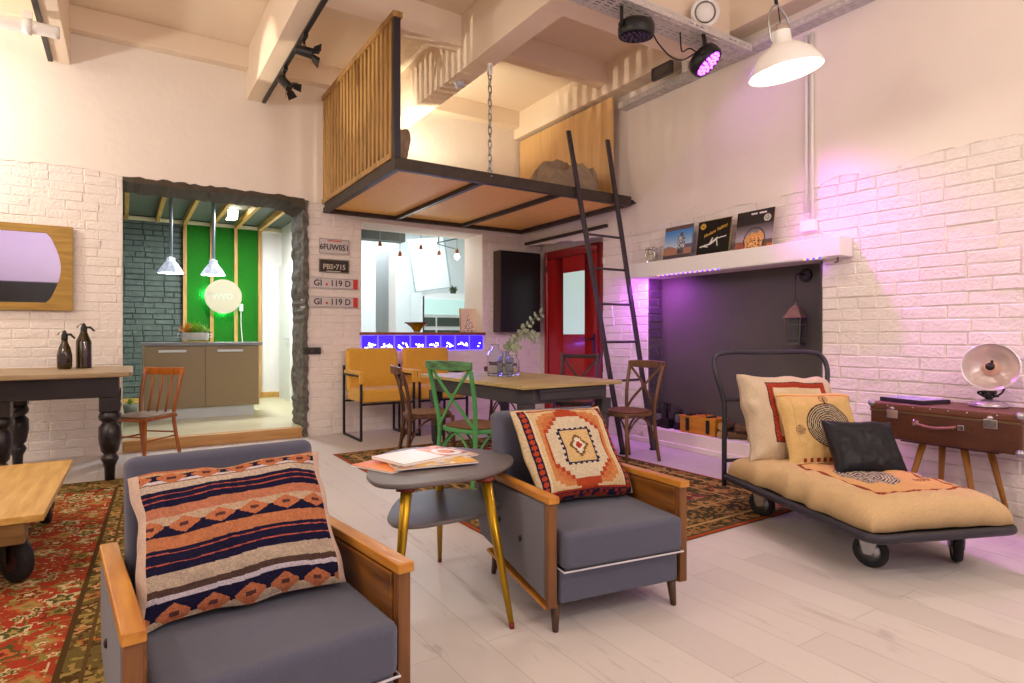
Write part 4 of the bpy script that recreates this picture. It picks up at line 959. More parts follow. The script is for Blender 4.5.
spot((1.262, 5.92, 3.655), (.6, -.45, -.75), 'black track spot with barn doors, farther along the track and aimed down')
def pendant(loc, label, tiltq=None, first=False):
    t = thing('pendant_lamp', label, 'pendant lamp', (loc[0], loc[1], loc[2]), 0, 'white enamel pendant lamps')
    mb = MB(); mb.lathe([(.215, -.075), (.212, -.055), (.17, .02), (.10, .075), (.06, .10), (.058, .17)], n=40, caps=False)
    mb.lathe([(.052, .17), (.054, .105), (.095, .07), (.165, .015), (.205, -.058), (.213, -.075)], n=40, caps=False); mb.build('shade', LAMPW, t)
    mb = MB(); mb.lathe([(.056, .11), (.056, .20), (.03, .215), (0, .216)], n=24, caps=False)
    mb.build('neck', CHROME, t)
    mb = MB(); mb.ball((0, 0, 0), .052, (1, 1, 1.2)); mb.build('bulb', BULB, t)
    mb = MB(); mb.tube(spline([(-.10, 0, .09), (-.105, 0, .20), (-.09, 0, .27), (0, 0, .335), (.09, 0, .27), (.105, 0, .20), (.10, 0, .09)], 5), .007, 8); mb.build('bail', ZINC, t)
    mb = MB(); mb.tube([(0, 0, .335), (0, 0, HC - loc[2])], .009, 8); mb.tube([(.015, 0, .21), (.02, 0, .6), (.008, 0, HC - loc[2])], .004, 6); mb.build('suspension', STEEL, t)
    return t
pl = pendant(PENDANT_AND_FILLS[0], 'large white enamel pendant lamp shining in front of the right wall')
pl.rotation_euler = (R(-3), R(-9), 0)
# ------------------------------------------------------------------ back wall items
t = thing('wall_mirror', 'wall mirror with bowed glass in a golden wooden frame', 'mirror', (-1.12, YB - .03, 1.376))
def arcx(z): return .44 - .06 * ((z - .39) / .39) ** 2 * 1.0
zz = [.085 + (.695 - .085) * k / 16 for k in range(17)]
inner = [(-.45, .085)] + [(.40 if False else arcx(z) - .0, z) for z in zz] + [(-.45, .695)]
inner = [(-.75, .07), (.51, .07), (.545, .11)] + [(.545 + .075 * math.sin(PI * (z - .11) / .56), z) for z in [.11 + .56 * k / 14 for k in range(1, 14)]] + [(.545, .67), (.51, .71), (-.75, .71), (-.775, .67)] + [(-.775 - .07 * math.sin(PI * (z - .11) / .56), z) for z in [.67 - .56 * k / 14 for k in range(1, 14)]] + [(-.775, .11)]
MB90 = Matrix.Rotation(PI / 2, 4, 'X')
mb = MB(); outer = []
cx, cz = -.22, .39
for (x, z) in inner:
    dx, dz = x - cx, z - cz; s = min(0.93 / abs(dx) if dx else 9, .39 / abs(dz) if dz else 9); outer.append((cx + dx * s, cz + dz * s))
# exact frame corners
n = len(inner)
vs = [(x, -.028, z) for x, z in inner] + [(x, -.028, z) for x, z in outer] + [(x, .012, z) for x, z in outer] + [(x, -.008, z) for x, z in inner]
fs = []
for k in range(n):
    l = (k + 1) % n; fs += [(k, l, n + l, n + k), (n + k, n + l, 2 * n + l, 2 * n + k), (k, 3 * n + k, 3 * n + l, l)]
mb.add(vs, fs)
for sx, sz in ((1, 1), (1, -1), (-1, 1), (-1, -1)):
    X_, Z_ = cx + sx * 0.93, cz + sz * .39; c_ = [p for p in outer if (p[0] - cx) * sx > 0 and (p[1] - cz) * sz > 0]
    a_ = [p for p in c_ if abs(abs(p[0] - cx) - 0.93) < 1e-3]; b_ = [p for p in c_ if abs(abs(p[1] - cz) - .39) < 1e-3]
    pa = max(a_, key=lambda p: abs(p[1] - cz)); pb = max(b_, key=lambda p: abs(p[0] - cx))
    mb.add([(pa[0], -.028, pa[1]), (pb[0], -.028, pb[1]), (X_, -.028, Z_), (pa[0], .012, pa[1]), (pb[0], .012, pb[1]), (X_, .012, Z_)], [(0, 1, 2), (3, 4, 5), (0, 2, 5, 3), (1, 4, 5, 2)])
mb.build('frame', GOLDW, t)
mb = MB(); mb.add([(x, -.010, z) for x, z in inner], [tuple(range(n))]); mb.build('mirror_glass', MIRROR, t)
def plate(x0, x1, z0, z1, s, size, bg, fg, label, extra=None, shx=1.0):
    t = thing('license_plate', label, 'license plate', ((x0 + x1) / 2, YB - .020, (z0 + z1) / 2), 0, 'license plates on the wall between the doorway and the window')
    w, h = (x1 - x0) / 2, (z1 - z0) / 2
    mb = MB(); mb.box(-w, w, -.002, .003, -h, h); mb.build('plate', bg, t, bevel=.0015)
    mb = MB()
    for a in ((-w + .006, w - .006, h - .009, h - .006), (-w + .006, w - .006, -h + .006, -h + .009), (-w + .006, -w + .009, -h + .006, h - .006), (w - .009, w - .006, -h + .006, h - .006)): mb.box(a[0], a[1], -.0035, -.0025, a[2], a[3])
    mb.build('embossed_border', fg, t)
    text('characters', s, size, at_back(-.0 if not extra else -.02, -.004, -.012 if extra is None else 0), fg, t, sx=shx)
    return t
PW = mat('plate_silver', 'C8C0BC', .4, .2); PD = mat('plate_rust_black', '3A2E2A', .6, noise=.4, nscale=30); INK = mat('plate_ink', '2A2630', .5); CREAM = mat('plate_cream_ink', 'C8C0B0', .5); REDP = mat('plate_red', 'D03A2E', .5)
t = plate(1.865, 2.218, 2.085, 2.262, '6FUW051', .092, PW, INK, 'silver license plate reading 6FUW051, topmost of four', shx=.88)
mb = MB(); mb.box(-.08, .08, -.004, -.003, .058, .070); mb.build('red_script', REDP, t)
t = plate(1.865, 2.215, 1.870, 2.025, 'PBS•715', .082, PD, CREAM, 'dark rusty license plate reading PBS 715, second from the top', shx=.95)
mb = MB(); mb.box(-.09, .07, -.004, -.003, -.066, -.056); mb.build('lower_line', CREAM, t)
for zc, nm in ((1.745, 'third from the top'), (1.530, 'lowest of four')):
    t = plate(1.753, 2.32, zc - .062, zc + .062, 'GI', .098, PW, INK, 'long silver license plate reading GI 119 D with red end, ' + nm, extra=1)
    # reposition lettering
    for ch in list(t.children):
        if ch.name.startswith('characters'): ch.location.x = -.165
    text('characters', '119 D', .098, at_back(.075, -.004, 0), INK, t, sx=.98)
    mb = MB(); mb.lathe([(.014, 0), (.014, .002)], (-.085, -.0035, -.012), n=14, mtx=Matrix.Rotation(PI / 2, 4, 'X')); mb.build('red_seal', REDP, t)
    mb = MB(); mb.box(.225, .279, -.0045, -.0021, -.058, .058); mb.build('red_band', REDP, t)
t = thing('light_switch', 'dark double wall switch beside the doorway', 'switch', (1.79, YB - .018, .97))
mb = MB(); mb.box(-.10, .095, -.02, .01, -.04, .04); mb.build('plate', mat('dark_switch', '3E3836', .5), t, bevel=.006)
for x in (-.05, .045):
    mb = MB(); mb.box(x - .03, x + .03, -.027, -.02, -.028, .028); mb.build('rocker', mat('dark_switch2', '2E2A28', .4), t, bevel=.003)
# ------------------------------------------------------------------ rugs
def rugcol(w, l, field, border, seedn, bw, stripes, motif):
    """carpet design in metres: border bands, mirrored flower lattice, medallions"""
    def f(u, v):
        x, y = u * w, v * l; img = np.ones(u.shape + (3,)) * hx(field)
        d = np.minimum(np.minimum(x, w - x), np.minimum(y, l - y))
        def flowers(cs, sd, cols, thr):
            gx, gy = np.abs(x - w / 2) / cs, np.abs(y - l / 2) / cs
            ix, iy = np.floor(gx), np.floor(gy); fx, fy = gx - ix - .5, gy - iy - .5
            r = hash2(ix, iy, sd); jx, jy = (hash2(ix, iy, sd + 1) - .5) * .35, (hash2(ix, iy, sd + 2) - .5) * .35
            a = np.arctan2(fy - jy, fx - jx); rad = np.sqrt((fx - jx) ** 2 + (fy - jy) ** 2) * (1 + .28 * np.cos(a * np.where(r > .5, 5, 4) + r * 6))
            k = np.floor(r * 7.99 % len(cols)).astype(int); pal = np.array([hx(c) for c in cols]); on = r > thr
            m1 = (rad < .40) & on; img[m1] = pal[k[m1]]
            m2 = (rad < .27) & on; img[m2] = pal[(k[m2] + 1) % len(cols)]
            m3 = (rad < .12) & on; img[m3] = pal[(k[m3] + 3) % len(cols)]
        n = vnoise(np.abs(x - w / 2) * 26, np.abs(y - l / 2) * 26, seedn); n2 = vnoise(np.abs(x - w / 2) * 60, np.abs(y - l / 2) * 60, seedn + 5)
        setc(img, np.abs(n - .5) < .05, motif[0]); setc(img, n2 > .86, motif[1]); setc(img, n2 < .12, motif[2])
        flowers(.145, seedn, motif, .35); flowers(.06, seedn + 9, motif, .72)
        # medallions along the middle
        for k in range(-2, 3):
            e = np.sqrt(((x - w / 2) / .34) ** 2 + ((y - l / 2 - k * .62) / .26) ** 2) * (1 + .06 * np.cos(8 * np.arctan2(y - l / 2 - k * .62, x - w / 2)))
            setc(img, (e < 1) & (e > .88), motif[1]); setc(img, (e < .88) & (e > .8), motif[2]); 
        bm = d < bw
        img[bm] = hx(border)
        sv = img.copy(); flowers(bw * .36, seedn + 20, stripes[:5], .12)
        nb_ = vnoise(x * 46, y * 46, seedn + 2); img[(nb_ > .68)] = hx(stripes[1]); img[nb_ < .2] = hx(stripes[2])
        img[~bm] = sv[~bm]
        for a, b, c in ((0, .022, stripes[5]), (.022, .036, stripes[2]), (bw * .27, bw * .31, stripes[4]), (bw * .76, bw * .80, stripes[4]), (bw * .97, bw * 1.03, stripes[2])): setc(img, (d >= a) & (d < b), c)
        return img
    return f
def rug(name, loc, rot, w, l, cf, label, nu, nv):
    t = thing(name, label, 'rug', loc, rot)
    paint_grid('pile', nu, nv, lambda u, v: ((u - .5) * w, (v - .5) * l, .007 + 0 * u), cf, RUGM, t, smooth=False, back=lambda u, v: ((u - .5) * w, (v - .5) * l, 0 * u), bottom_col=(.5, .3, .2))
    return t
rug('patterned_rug', (-.85, 3.78, .001), R(-2.8), 2.1, 3.95, rugcol(2.1, 3.95, 'B4452E', '7A6838', 3, .33, ['C0703E', 'B09452', '5A4426', 'D8A870', '6A502E', '8E7A40'], ['9A8444', 'E0CC9C', '5E5A30', 'CC6E40', 'B89A58', '8A3626']),
    'large red and olive oriental rug under the wheeled pallet table', 300, 560)
rug('patterned_rug', (2.83, 4.05, .001), R(1.0), 2.24, 3.50, rugcol(2.24, 3.50, '8E4038', '4E4430', 11, .50, ['C49A5C', 'A8804A', '5E5A40', 'A05A3E', 'CCA468', 'BC5630'], ['5A4A4A', 'C8A070', 'B05240', '6A5660', 'D0A878', '8A5A58']),
    'oriental rug with dark flowered border and orange edge under the dining table', 290, 450)

# ------------------------------------------------------------------ armchairs
def armchair(loc, rot, label):
    """origin: middle of the footprint; front towards -y"""
    t = thing('armchair', label, 'armchair', loc, rot, 'pair of grey armchairs with wooden arms')
    w, d = .68, .78; hw = w / 2; f = -.39
    for s in (-1, 1):
        xi, xo = s * (hw - .055), s * (hw - .022)
        mb = MB(); P = [(f + .03, .115), (f + .03, .50), (f + .76, .47), (f + .80, .30), (f + .72, .17)]
        mb.prism(P, min(xi, xi + s * .02), max(xi, xi + s * .02), mtx=Matrix(((0, 0, 1, 0), (1, 0, 0, 0), (0, 1, 0, 0), (0, 0, 0, 1)))); mb.build('inner_side_panel', ARMI, t, bevel=.003, label='brown veneered inner side of the arm')
        mb = MB(); P2 = [(f + .035, .125), (f + .035, .495), (f + .755, .465), (f + .79, .30), (f + .715, .18)]
        a, b = s * (hw - .034), s * (hw - .006)
        mb.prism(P2, min(a, b), max(a, b), mtx=Matrix(((0, 0, 1, 0), (1, 0, 0, 0), (0, 1, 0, 0), (0, 0, 0, 1)))); op = mb.build('outer_side_pad', GREYF2, t, bevel=.012, seg=3)
        for y, z in ((-.14, .30), (.08, .32)):
            mb = MB(); mb.ball((s * (hw - .004), y, z), .013, (.5, 1, 1), 10, 6); mb.build('button', BLACK, op)
        mb = MB(); Wd = s * (hw - .027)
        mb.prism([(f - .012, .505), (f - .012, .535), (f + .77, .503), (f + .77, .475)], Wd - .024, Wd + .024, mtx=Matrix(((0, 0, 1, 0), (1, 0, 0, 0), (0, 1, 0, 0), (0, 0, 0, 1)))); mb.build('armrest', ARMW, t, bevel=.005)
        mb = MB(); mb.box(min(s * (hw - .046), s * (hw - .008)), max(s * (hw - .046), s * (hw - .008)), f, f + .032, .105, .505); mb.build('front_post', wood('post_wood', '8A5A30', '5E3A1E', .4, 2), t, bevel=.004)
        mb = MB(); mb.box(min(s * (hw - .04), s * (hw - .002)), max(s * (hw - .04), s * (hw - .002)), f + .02, f + .62, .112, .126, rot=Matrix.Rotation(R(3), 3, 'X')); mb.build('bottom_edge', ARMW, t, bevel=.003)
        for y0, k in ((f + .035, -.004), (f + .62, .04)):
            mb = MB(); mb.tube([(s * (hw - .06), y0 + .01, .125), (s * (hw - .055), y0 + k, 0)], [.022, .012], 12); mb.build('leg', LEGD, t)
    iw = hw - .057
    mb = MB(); mb.box(-iw, iw, f + .0, f + .66, .115, .245); mb.build('seat_base', GREYF, t, bevel=.012, seg=3)
    # seat cushion: its front edge stands a little proud
    mb = MB(); mb.box(-iw + .002, iw - .002, f - .04, f + .56, .252, .395); mb.build('seat_cushion', GREYF, t, bevel=.026, seg=4)
    mb = MB(); mb.tube([(-iw, f + .1, .252), (-iw, f - .035, .250), (iw, f - .035, .250), (iw, f + .1, .252)], .0035, 6); mb.build('seam_piping', mat('white_piping', 'D8D4DC', .7), t, label='white piping under the seat cushion')
    Q = Matrix.Rotation(R(-11), 3, 'X')
    mb = MB(); mb.box(-iw + .004, iw - .004, f + .55, f + .67, .30, .785, rot=Q, piv=(0, f + .6, .36)); mb.build('backrest', GREYF, t, bevel=.03, seg=4)
    mb = MB(); mb.box(-iw + .03, iw - .03, f + .665, f + .68, .26, .74, rot=Q, piv=(0, f + .6, .36)); mb.build('back_board', GREYF2, t, bevel=.005)
    return t
def place_fl(x, y, rot):   # armchair origin from the front-left outer corner
    c, s_ = math.cos(rot), math.sin(rot); lx, ly = .34, .39
    return (x + lx * c - ly * s_, y + lx * s_ + ly * c, 0)
ra, rb = .075, -.15
armN = armchair(place_fl(-.012, 1.485, ra), ra, 'grey armchair in the foreground holding the striped navy and orange cushion')
armR = dup(armN, place_fl(1.345, 1.85, rb), rb, 'grey armchair right of the small side table holding the kilim medallion cushion')
# striped cushion
def stripes(u, v):
    img = np.ones(u.shape + (3,)) * hx('CDB9A6'); vv = v + .012 * np.sin(u * 7)
    S = [(.0, .03, 'C8B49A'), (.03, .12, '1E1C38'), (.12, .15, 'C9C0CC'), (.15, .19, '54403A'), (.19, .28, 'B8A694'), (.28, .33, '1E1C38'), (.33, .338, 'B0584A'), (.338, .39, '201E3A'), (.39, .398, 'B0584A'), (.398, .42, '201E3A'), (.42, .50, 'BE7A54'), (.50, .57, '1E1C38'), (.57, .63, 'C2A88E'), (.63, .70, 'BC7A5E'),
         (.70, .745, '1E1C38'), (.745, .753, 'B0584A'), (.753, .785, '201E3A'), (.785, .793, 'B0584A'), (.793, .82, '201E3A'), (.82, .87, 'C8B6A4'), (.87, .88, '8A6A50'), (.88, .90, 'D6CCD4'), (.90, .945, '1E1C38'), (.945, .97, 'C49A74'), (.97, 1.0, 'BC7456')]
    for a, b, c in S: setc(img, (vv >= a) & (vv < b), c)
    for yc, hh, n, ph in ((.565, .055, 6, .1), (.92, .05, 6, .3), (.04, .06, 6, .5)):
        k = np.abs(((u * n + ph) % 1) - .5) * 2; m = (np.abs(vv - yc) < hh * (1 - k) * 1.0) & (k < 1)
        setc(img, m & (k < .85), 'BE7450'); setc(img, (np.abs(vv - yc) < .012) & (k < .25), '5A3A3A')
        arch = (vv > yc - .002) & (vv < yc + .045) & (np.abs(((u * n + ph + .5) % 1) - .5) * 2 > 2)
    nz = hash2(np.floor(u * 150), np.floor(v * 120), 3)[..., None]; img *= (.88 + .16 * nz)
    e = np.minimum(u, 1 - u); setc(img, e < .045, 'CDB4A4'); return img
t = thing('striped_cushion', 'oblong cushion with navy, orange and cream stripes on the foreground armchair', 'cushion', (0, 0, 0))
o = pillow_mesh('cushion_cover', .545, .45, .13, stripes, t, (170, 200), seed=2, back_col=(.75, .66, .58), wrinkle=.016)
def seat_on(t, chair, lx, ly, z, yaw, lean, roll=0):
    M = chair.matrix_basis @ Matrix.Translation((lx, ly, z)) @ Matrix.Rotation(yaw, 4, 'Z') @ Matrix.Rotation(lean, 4, 'X') @ Matrix.Rotation(roll, 4, 'Y'); t.matrix_basis = M
bpy.context.view_layer.update()
seat_on(t, armN, -.02, -.135, .410, R(-4), R(-41), R(-1.5))
def kilim(u, v):
    img = np.ones(u.shape + (3,)) * hx('DCC096'); a = np.abs(u - .5)
    setc(img, (a > .39) & (a < .47), '2A2440'); s_ = np.floor(v * 22); setc(img, (a > .405) & (a < .455) & (np.abs((v * 16) % 1 - .5) + np.abs(a - .43) * 9 < .45), 'B8482C')
    setc(img, (a > .375) & (a < .39), 'E8D8B8'); setc(img, (v > .93) & (v < .955) & (a < .38), 'B8482C')
    X, Y_ = np.floor(a * 24) / 24, np.floor(np.abs(v - .5) * 24) / 24
    st = X * 1.05 + Y_ * .85
    setc(img, (a < .33) & (np.abs(v - .5) < .40) & (st < .56), 'CE8A54'); setc(img, (a < .29) & (np.abs(v - .5) < .36) & (st < .50), 'C8764A'); setc(img, (a < .30) & (st < .41), 'B04A2C'); setc(img, (a < .28) & (np.abs(v - .5) < .335) & (st < .372), 'D8C8AC')
    q = (a < .155) & (np.abs(v - .5) < .175); zig = np.minimum(.175 - np.abs(v - .5) + .0 * a, .155 - a)
    setc(img, (a < .17 + .008 * np.sign(np.sin(v * 110))) & (np.abs(v - .5) < .185 + .008 * np.sign(np.sin(u * 110))), '26284A'); setc(img, (a < .148) & (np.abs(v - .5) < .165), 'DDBB84')
    s2 = np.floor(a * 60) / 60 + np.floor(np.abs(v - .5) * 60) / 60 * .8; setc(img, s2 < .088, '7A5A34'); setc(img, s2 < .06, 'E8DCC8'); setc(img, (s2 < .022), 'B03A2C'); setc(img, (a < .006) & (np.abs(v - .5) < .03), 'B03A2C')
    setc(img, (v < .05), '2A2440'); setc(img, (v < .04) & (hash2(np.floor(u * 30), np.floor(v * 60)) > .5), '9A3A2C'); setc(img, (v >= .05) & (v < .065), 'A83E28'); setc(img, np.minimum(u, 1 - u) < .03, 'E0CCA8'); setc(img, v > .965, 'DCC8A0')
    nz = hash2(np.floor(u * 130), np.floor(v * 130), 3)[..., None]; img *= (.9 + .14 * nz); return img
t = thing('kilim_cushion', 'square kilim cushion with a stepped orange medallion on the right armchair', 'cushion', (0, 0, 0))
pillow_mesh('cushion_cover', .51, .47, .14, kilim, t, (150, 150), seed=4, back_col=(.8, .7, .52), wrinkle=.012)
seat_on(t, armR, .02, -.10, .412, R(4), R(-37), R(1))

# ------------------------------------------------------------------ side table with magazines
t = thing('side_table', 'small two-tier side table with grey rounded tops and brass tapered legs', 'side table', (1.14, 2.42, 0))
def blob(pts, n=8): return [(p.x, p.y) for p in spline([(x, y, 0) for x, y in pts] + [(pts[0][0], pts[0][1], 0)], n)][:-1]
top = [(-.28, .04), (-.325, -.08), (-.325, -.22), (-.23, -.295), (-.08, -.305), (.10, -.30), (.27, -.20), (.37, -.08), (.39, .05), (.33, .20), (.21, .34), (.05, .40), (-.10, .34), (-.20, .20)]
mb = MB(); mb.prism(blob(top), .565, .585); tp = mb.build('tabletop', TABLEG, t, bevel=.006)
low = [(x * .84 + .045, y * .70 + .005) for x, y in top]
mb = MB(); mb.prism(blob(low), .375, .393); mb.build('shelf', TABLEG, t, bevel=.005)
for (x, y, fx, fy) in ((-.22, -.235, -.26, -.21), (.115, -.265, .135, -.43), (.13, .20, .20, .34)):
    mb = MB(); mb.tube([(x, y, .563), (fx, fy, .022)], [.0235, .011], 14); mb.build('leg', BRASS, t)
    mb = MB(); mb.tube([(fx, fy, .022), (fx + (fx - x) * .04, fy + (fy - y) * .04, 0)], [.0115, .010], 12); mb.build('foot_tip', mat('red_brown_tip', '7A2E1C', .5), t)
    mb = MB(); mb.lathe([(.045, .548), (.045, .5645)], (x, y, 0), n=4); mb.build('leg_mount', mat('red_brown_block', '7A2C20', .5), t)
def magazine(name, loc, rot, w, l, h, colf, label, m=None):
    t = thing(name, label, 'magazine', loc, rot, 'magazines on the side table')
    mb = MB(); mb.box(-w / 2, w / 2, -l / 2, l / 2, 0, h - .0012); mb.build('pages', PAPER, t, bevel=.001)
    paint_grid('cover', 40, 40, lambda u, v: ((u - .5) * w * 1.005, (v - .5) * l * 1.005, h + .0006 * np.sin(u * 3)), colf, PRINT, t, smooth=False, back=lambda u, v: ((u - .5) * w * 1.005, (v - .5) * l * 1.005, h - .0012 + 0 * u), bottom_col=(.6, .5, .5))
    return t
def c_or(u, v): img = np.ones(u.shape + (3,)) * hx('E8883A'); return img
def c_mix(u, v):
    img = np.ones(u.shape + (3,)) * hx('B8B0AC'); n = vnoise(u * 7, v * 7, 3); setc(img, n > .55, 'E0B050'); setc(img, n > .72, 'F0EAE4'); setc(img, n < .3, '8E6A58'); setc(img, (u > .72) & (v < .4), 'E8B030'); setc(img, v < .06, 'D89A30'); return img
def c_wh(u, v):
    img = np.ones(u.shape + (3,)) * hx('EFE9E2'); setc(img, u > .62, 'E8904A'); n = vnoise(u * 9, v * 8, 5); setc(img, (u > .66) & (n > .5), 'B85A2A'); d = ((u - .82) / .16) ** 2 + ((v - .35) / .35) ** 2; setc(img, (d < 1) & (d > .35), 'F4EEE8'); return img
ZT = .5855
magazine('magazine', (1.02, 2.50, ZT), R(22), .34, .25, .007, c_or, 'orange-covered magazine at the bottom left of the stack on the side table')
magazine('magazine', (1.13, 2.425, ZT + .0085), R(-8), .36, .25, .007, c_mix, 'magazine with a grey and yellow picture cover, in the middle of the stack')
magazine('magazine', (1.12, 2.50, ZT + .017), R(14), .36, .24, .012, c_wh, 'thick cream magazine with an orange picture corner, topmost on the side table')
magazine('magazine', (1.33, 2.56, ZT + .0005), R(8), .10, .22, .007, lambda u, v: c_mix(u, v) * .3 + hx('DCC0B4') * .7, 'pale pinkish booklet peeking out at the back of the stack').location.z = ZT
# ------------------------------------------------------------------ dining table
t = thing('dining_table', 'farmhouse dining table with pale wooden top and dark grey base', 'dining table', (3.04, 4.70, 0.008), R(2.5))
hw, hl = .53, .87
mb = MB(); mb.box(-hw, hw, -hl, hl, .722, .752); mb.build('tabletop', TABLET, t, bevel=.004)
mb = MB(); c = .10; W_, L_ = hw - .045, hl - .05
mb.prism([(-W_ + c, -L_), (W_ - c, -L_), (W_, -L_ + c), (W_, L_ - c), (W_ - c, L_), (-W_ + c, L_), (-W_, L_ - c), (-W_, -L_ + c)], .60, .721); mb.build('apron', DARKP, t, bevel=.004)
mb = MB(); mb.box(-.34, .34, -L_ - .018, -L_ - .001, .625, .70); d = mb.build('drawer', DARKP, t, bevel=.004)
mb = MB(); mb.box(-.36, .36, -L_ - .03, -L_ - .0185, .692, .712); mb.build('drawer_lip', DARKP, d, bevel=.003)
for sx in (-1, 1):
    for sy in (-1, 1):
        mb = MB(); mb.lathe([(.030, 0), (.035, .05), (.025, .07), (.04, .10), (.048, .3), (.052, .42), (.03, .45), (.05, .48), (.05, .51)], (sx * (W_ - .07), sy * (L_ - .07), 0), n=16); x, y = sx * (W_ - .07), sy * (L_ - .07); mb.box(x - .05, x + .05, y - .05, y + .05, .51, .599); mb.build('leg', DARKP, t)
def jar(loc, r, h, neck, label, m=None):
    t = thing('glass_jar', label, 'vase', loc, 0, 'glass jars on the dining table')
    mb = MB(); pr = [(0, .004), (r * .9, .004), (r, .012), (r, h * .68), (r * .92, h * .76), (neck, h * .86), (neck, h * .96), (neck * 1.12, h), (neck * .98, h), (neck * .86, h * .95), (neck * .86, h * .86), (r * .88, h * .75), (r - .004, h * .66), (r - .004, .02), (0, .014)]
    mb.lathe(pr, n=28, caps=False); mb.build('glass_body', m or GLASS, t)
    mb = MB(); mb.lathe([(r * .5, 0), (r * .96, .001), (r * .96, .006)], n=24); mb.build('glass_base', mat('green_glass_base', '9AC8B8', .05, trans=.8, ior=1.12), t); return t
TZ = .760
BLUISH = mat('bluish_glass', 'F2F6FC', .04, trans=.96, ior=1.08, spec=.6)
jar((3.00, 4.78, TZ), .075, .235, .032, 'clear bluish glass jar with a cork-coloured neck, in front on the dining table', BLUISH)
jar((2.99, 4.95, TZ), .075, .30, .036, 'taller clear glass bottle standing behind the jar on the dining table')
jar((3.17, 4.92, TZ), .065, .20, .045, 'empty thin glass jar right of the eucalyptus on the dining table')
t = thing('eucalyptus_branches', 'eucalyptus branches in the front glass jar on the dining table', 'branches', (3.00, 4.78, TZ + .03))
r5 = random.Random(5)
for ctrl in ([(0, 0, 0), (.03, 0, .17), (.09, -.01, .30), (.20, -.02, .42), (.33, -.03, .52)], [(0, 0, 0), (.01, 0, .18), (.06, .02, .27), (.16, .03, .33), (.26, .03, .345), (.32, .03, .30)], [(0, 0, 0), (.0, .0, .18), (.05, -.02, .25), (.10, -.03, .21)]):
    pts = spline([(x * 1.15, y, z * 1.08) if z > .2 else (x, y, z) for x, y, z in ctrl], 6); mb = MB(); mb.tube(pts, .0035, 6); st = mb.build('stem', mat('olive_stem', '6E7A4E', .6), t)
    mb = MB()
    for i in range(7, len(pts)):
        if i % 2: continue
        for s in (-1, 1):
            c = Vector(pts[i]); d = (Vector(pts[i]) - Vector(pts[i - 1])).normalized(); side = Vector((-d.z, r5.uniform(-.6, .6), d.x)).normalized() * s; L = r5.uniform(.046, .066); ax = (side + d * .5).normalized(); wd = ax.cross(Vector((r5.uniform(-.3, .3), 1, r5.uniform(-.3, .3)))).normalized()
            P = [c + ax * L * (.12 + .88 * (.5 - .5 * math.cos(a))) + wd * L * .34 * math.sin(a) + Vector((0, .004 * math.sin(a * 2), 0)) for a in [2 * PI * k / 10 for k in range(10)]]
            nn = ax.cross(wd).normalized() * .0012; mb.add(P + [p + nn for p in P], [tuple(range(10)), tuple(reversed(range(10, 20)))] + [(k, (k + 1) % 10, 10 + (k + 1) % 10, 10 + k) for k in range(10)])
    mb.build('leaves', LEAF, st)
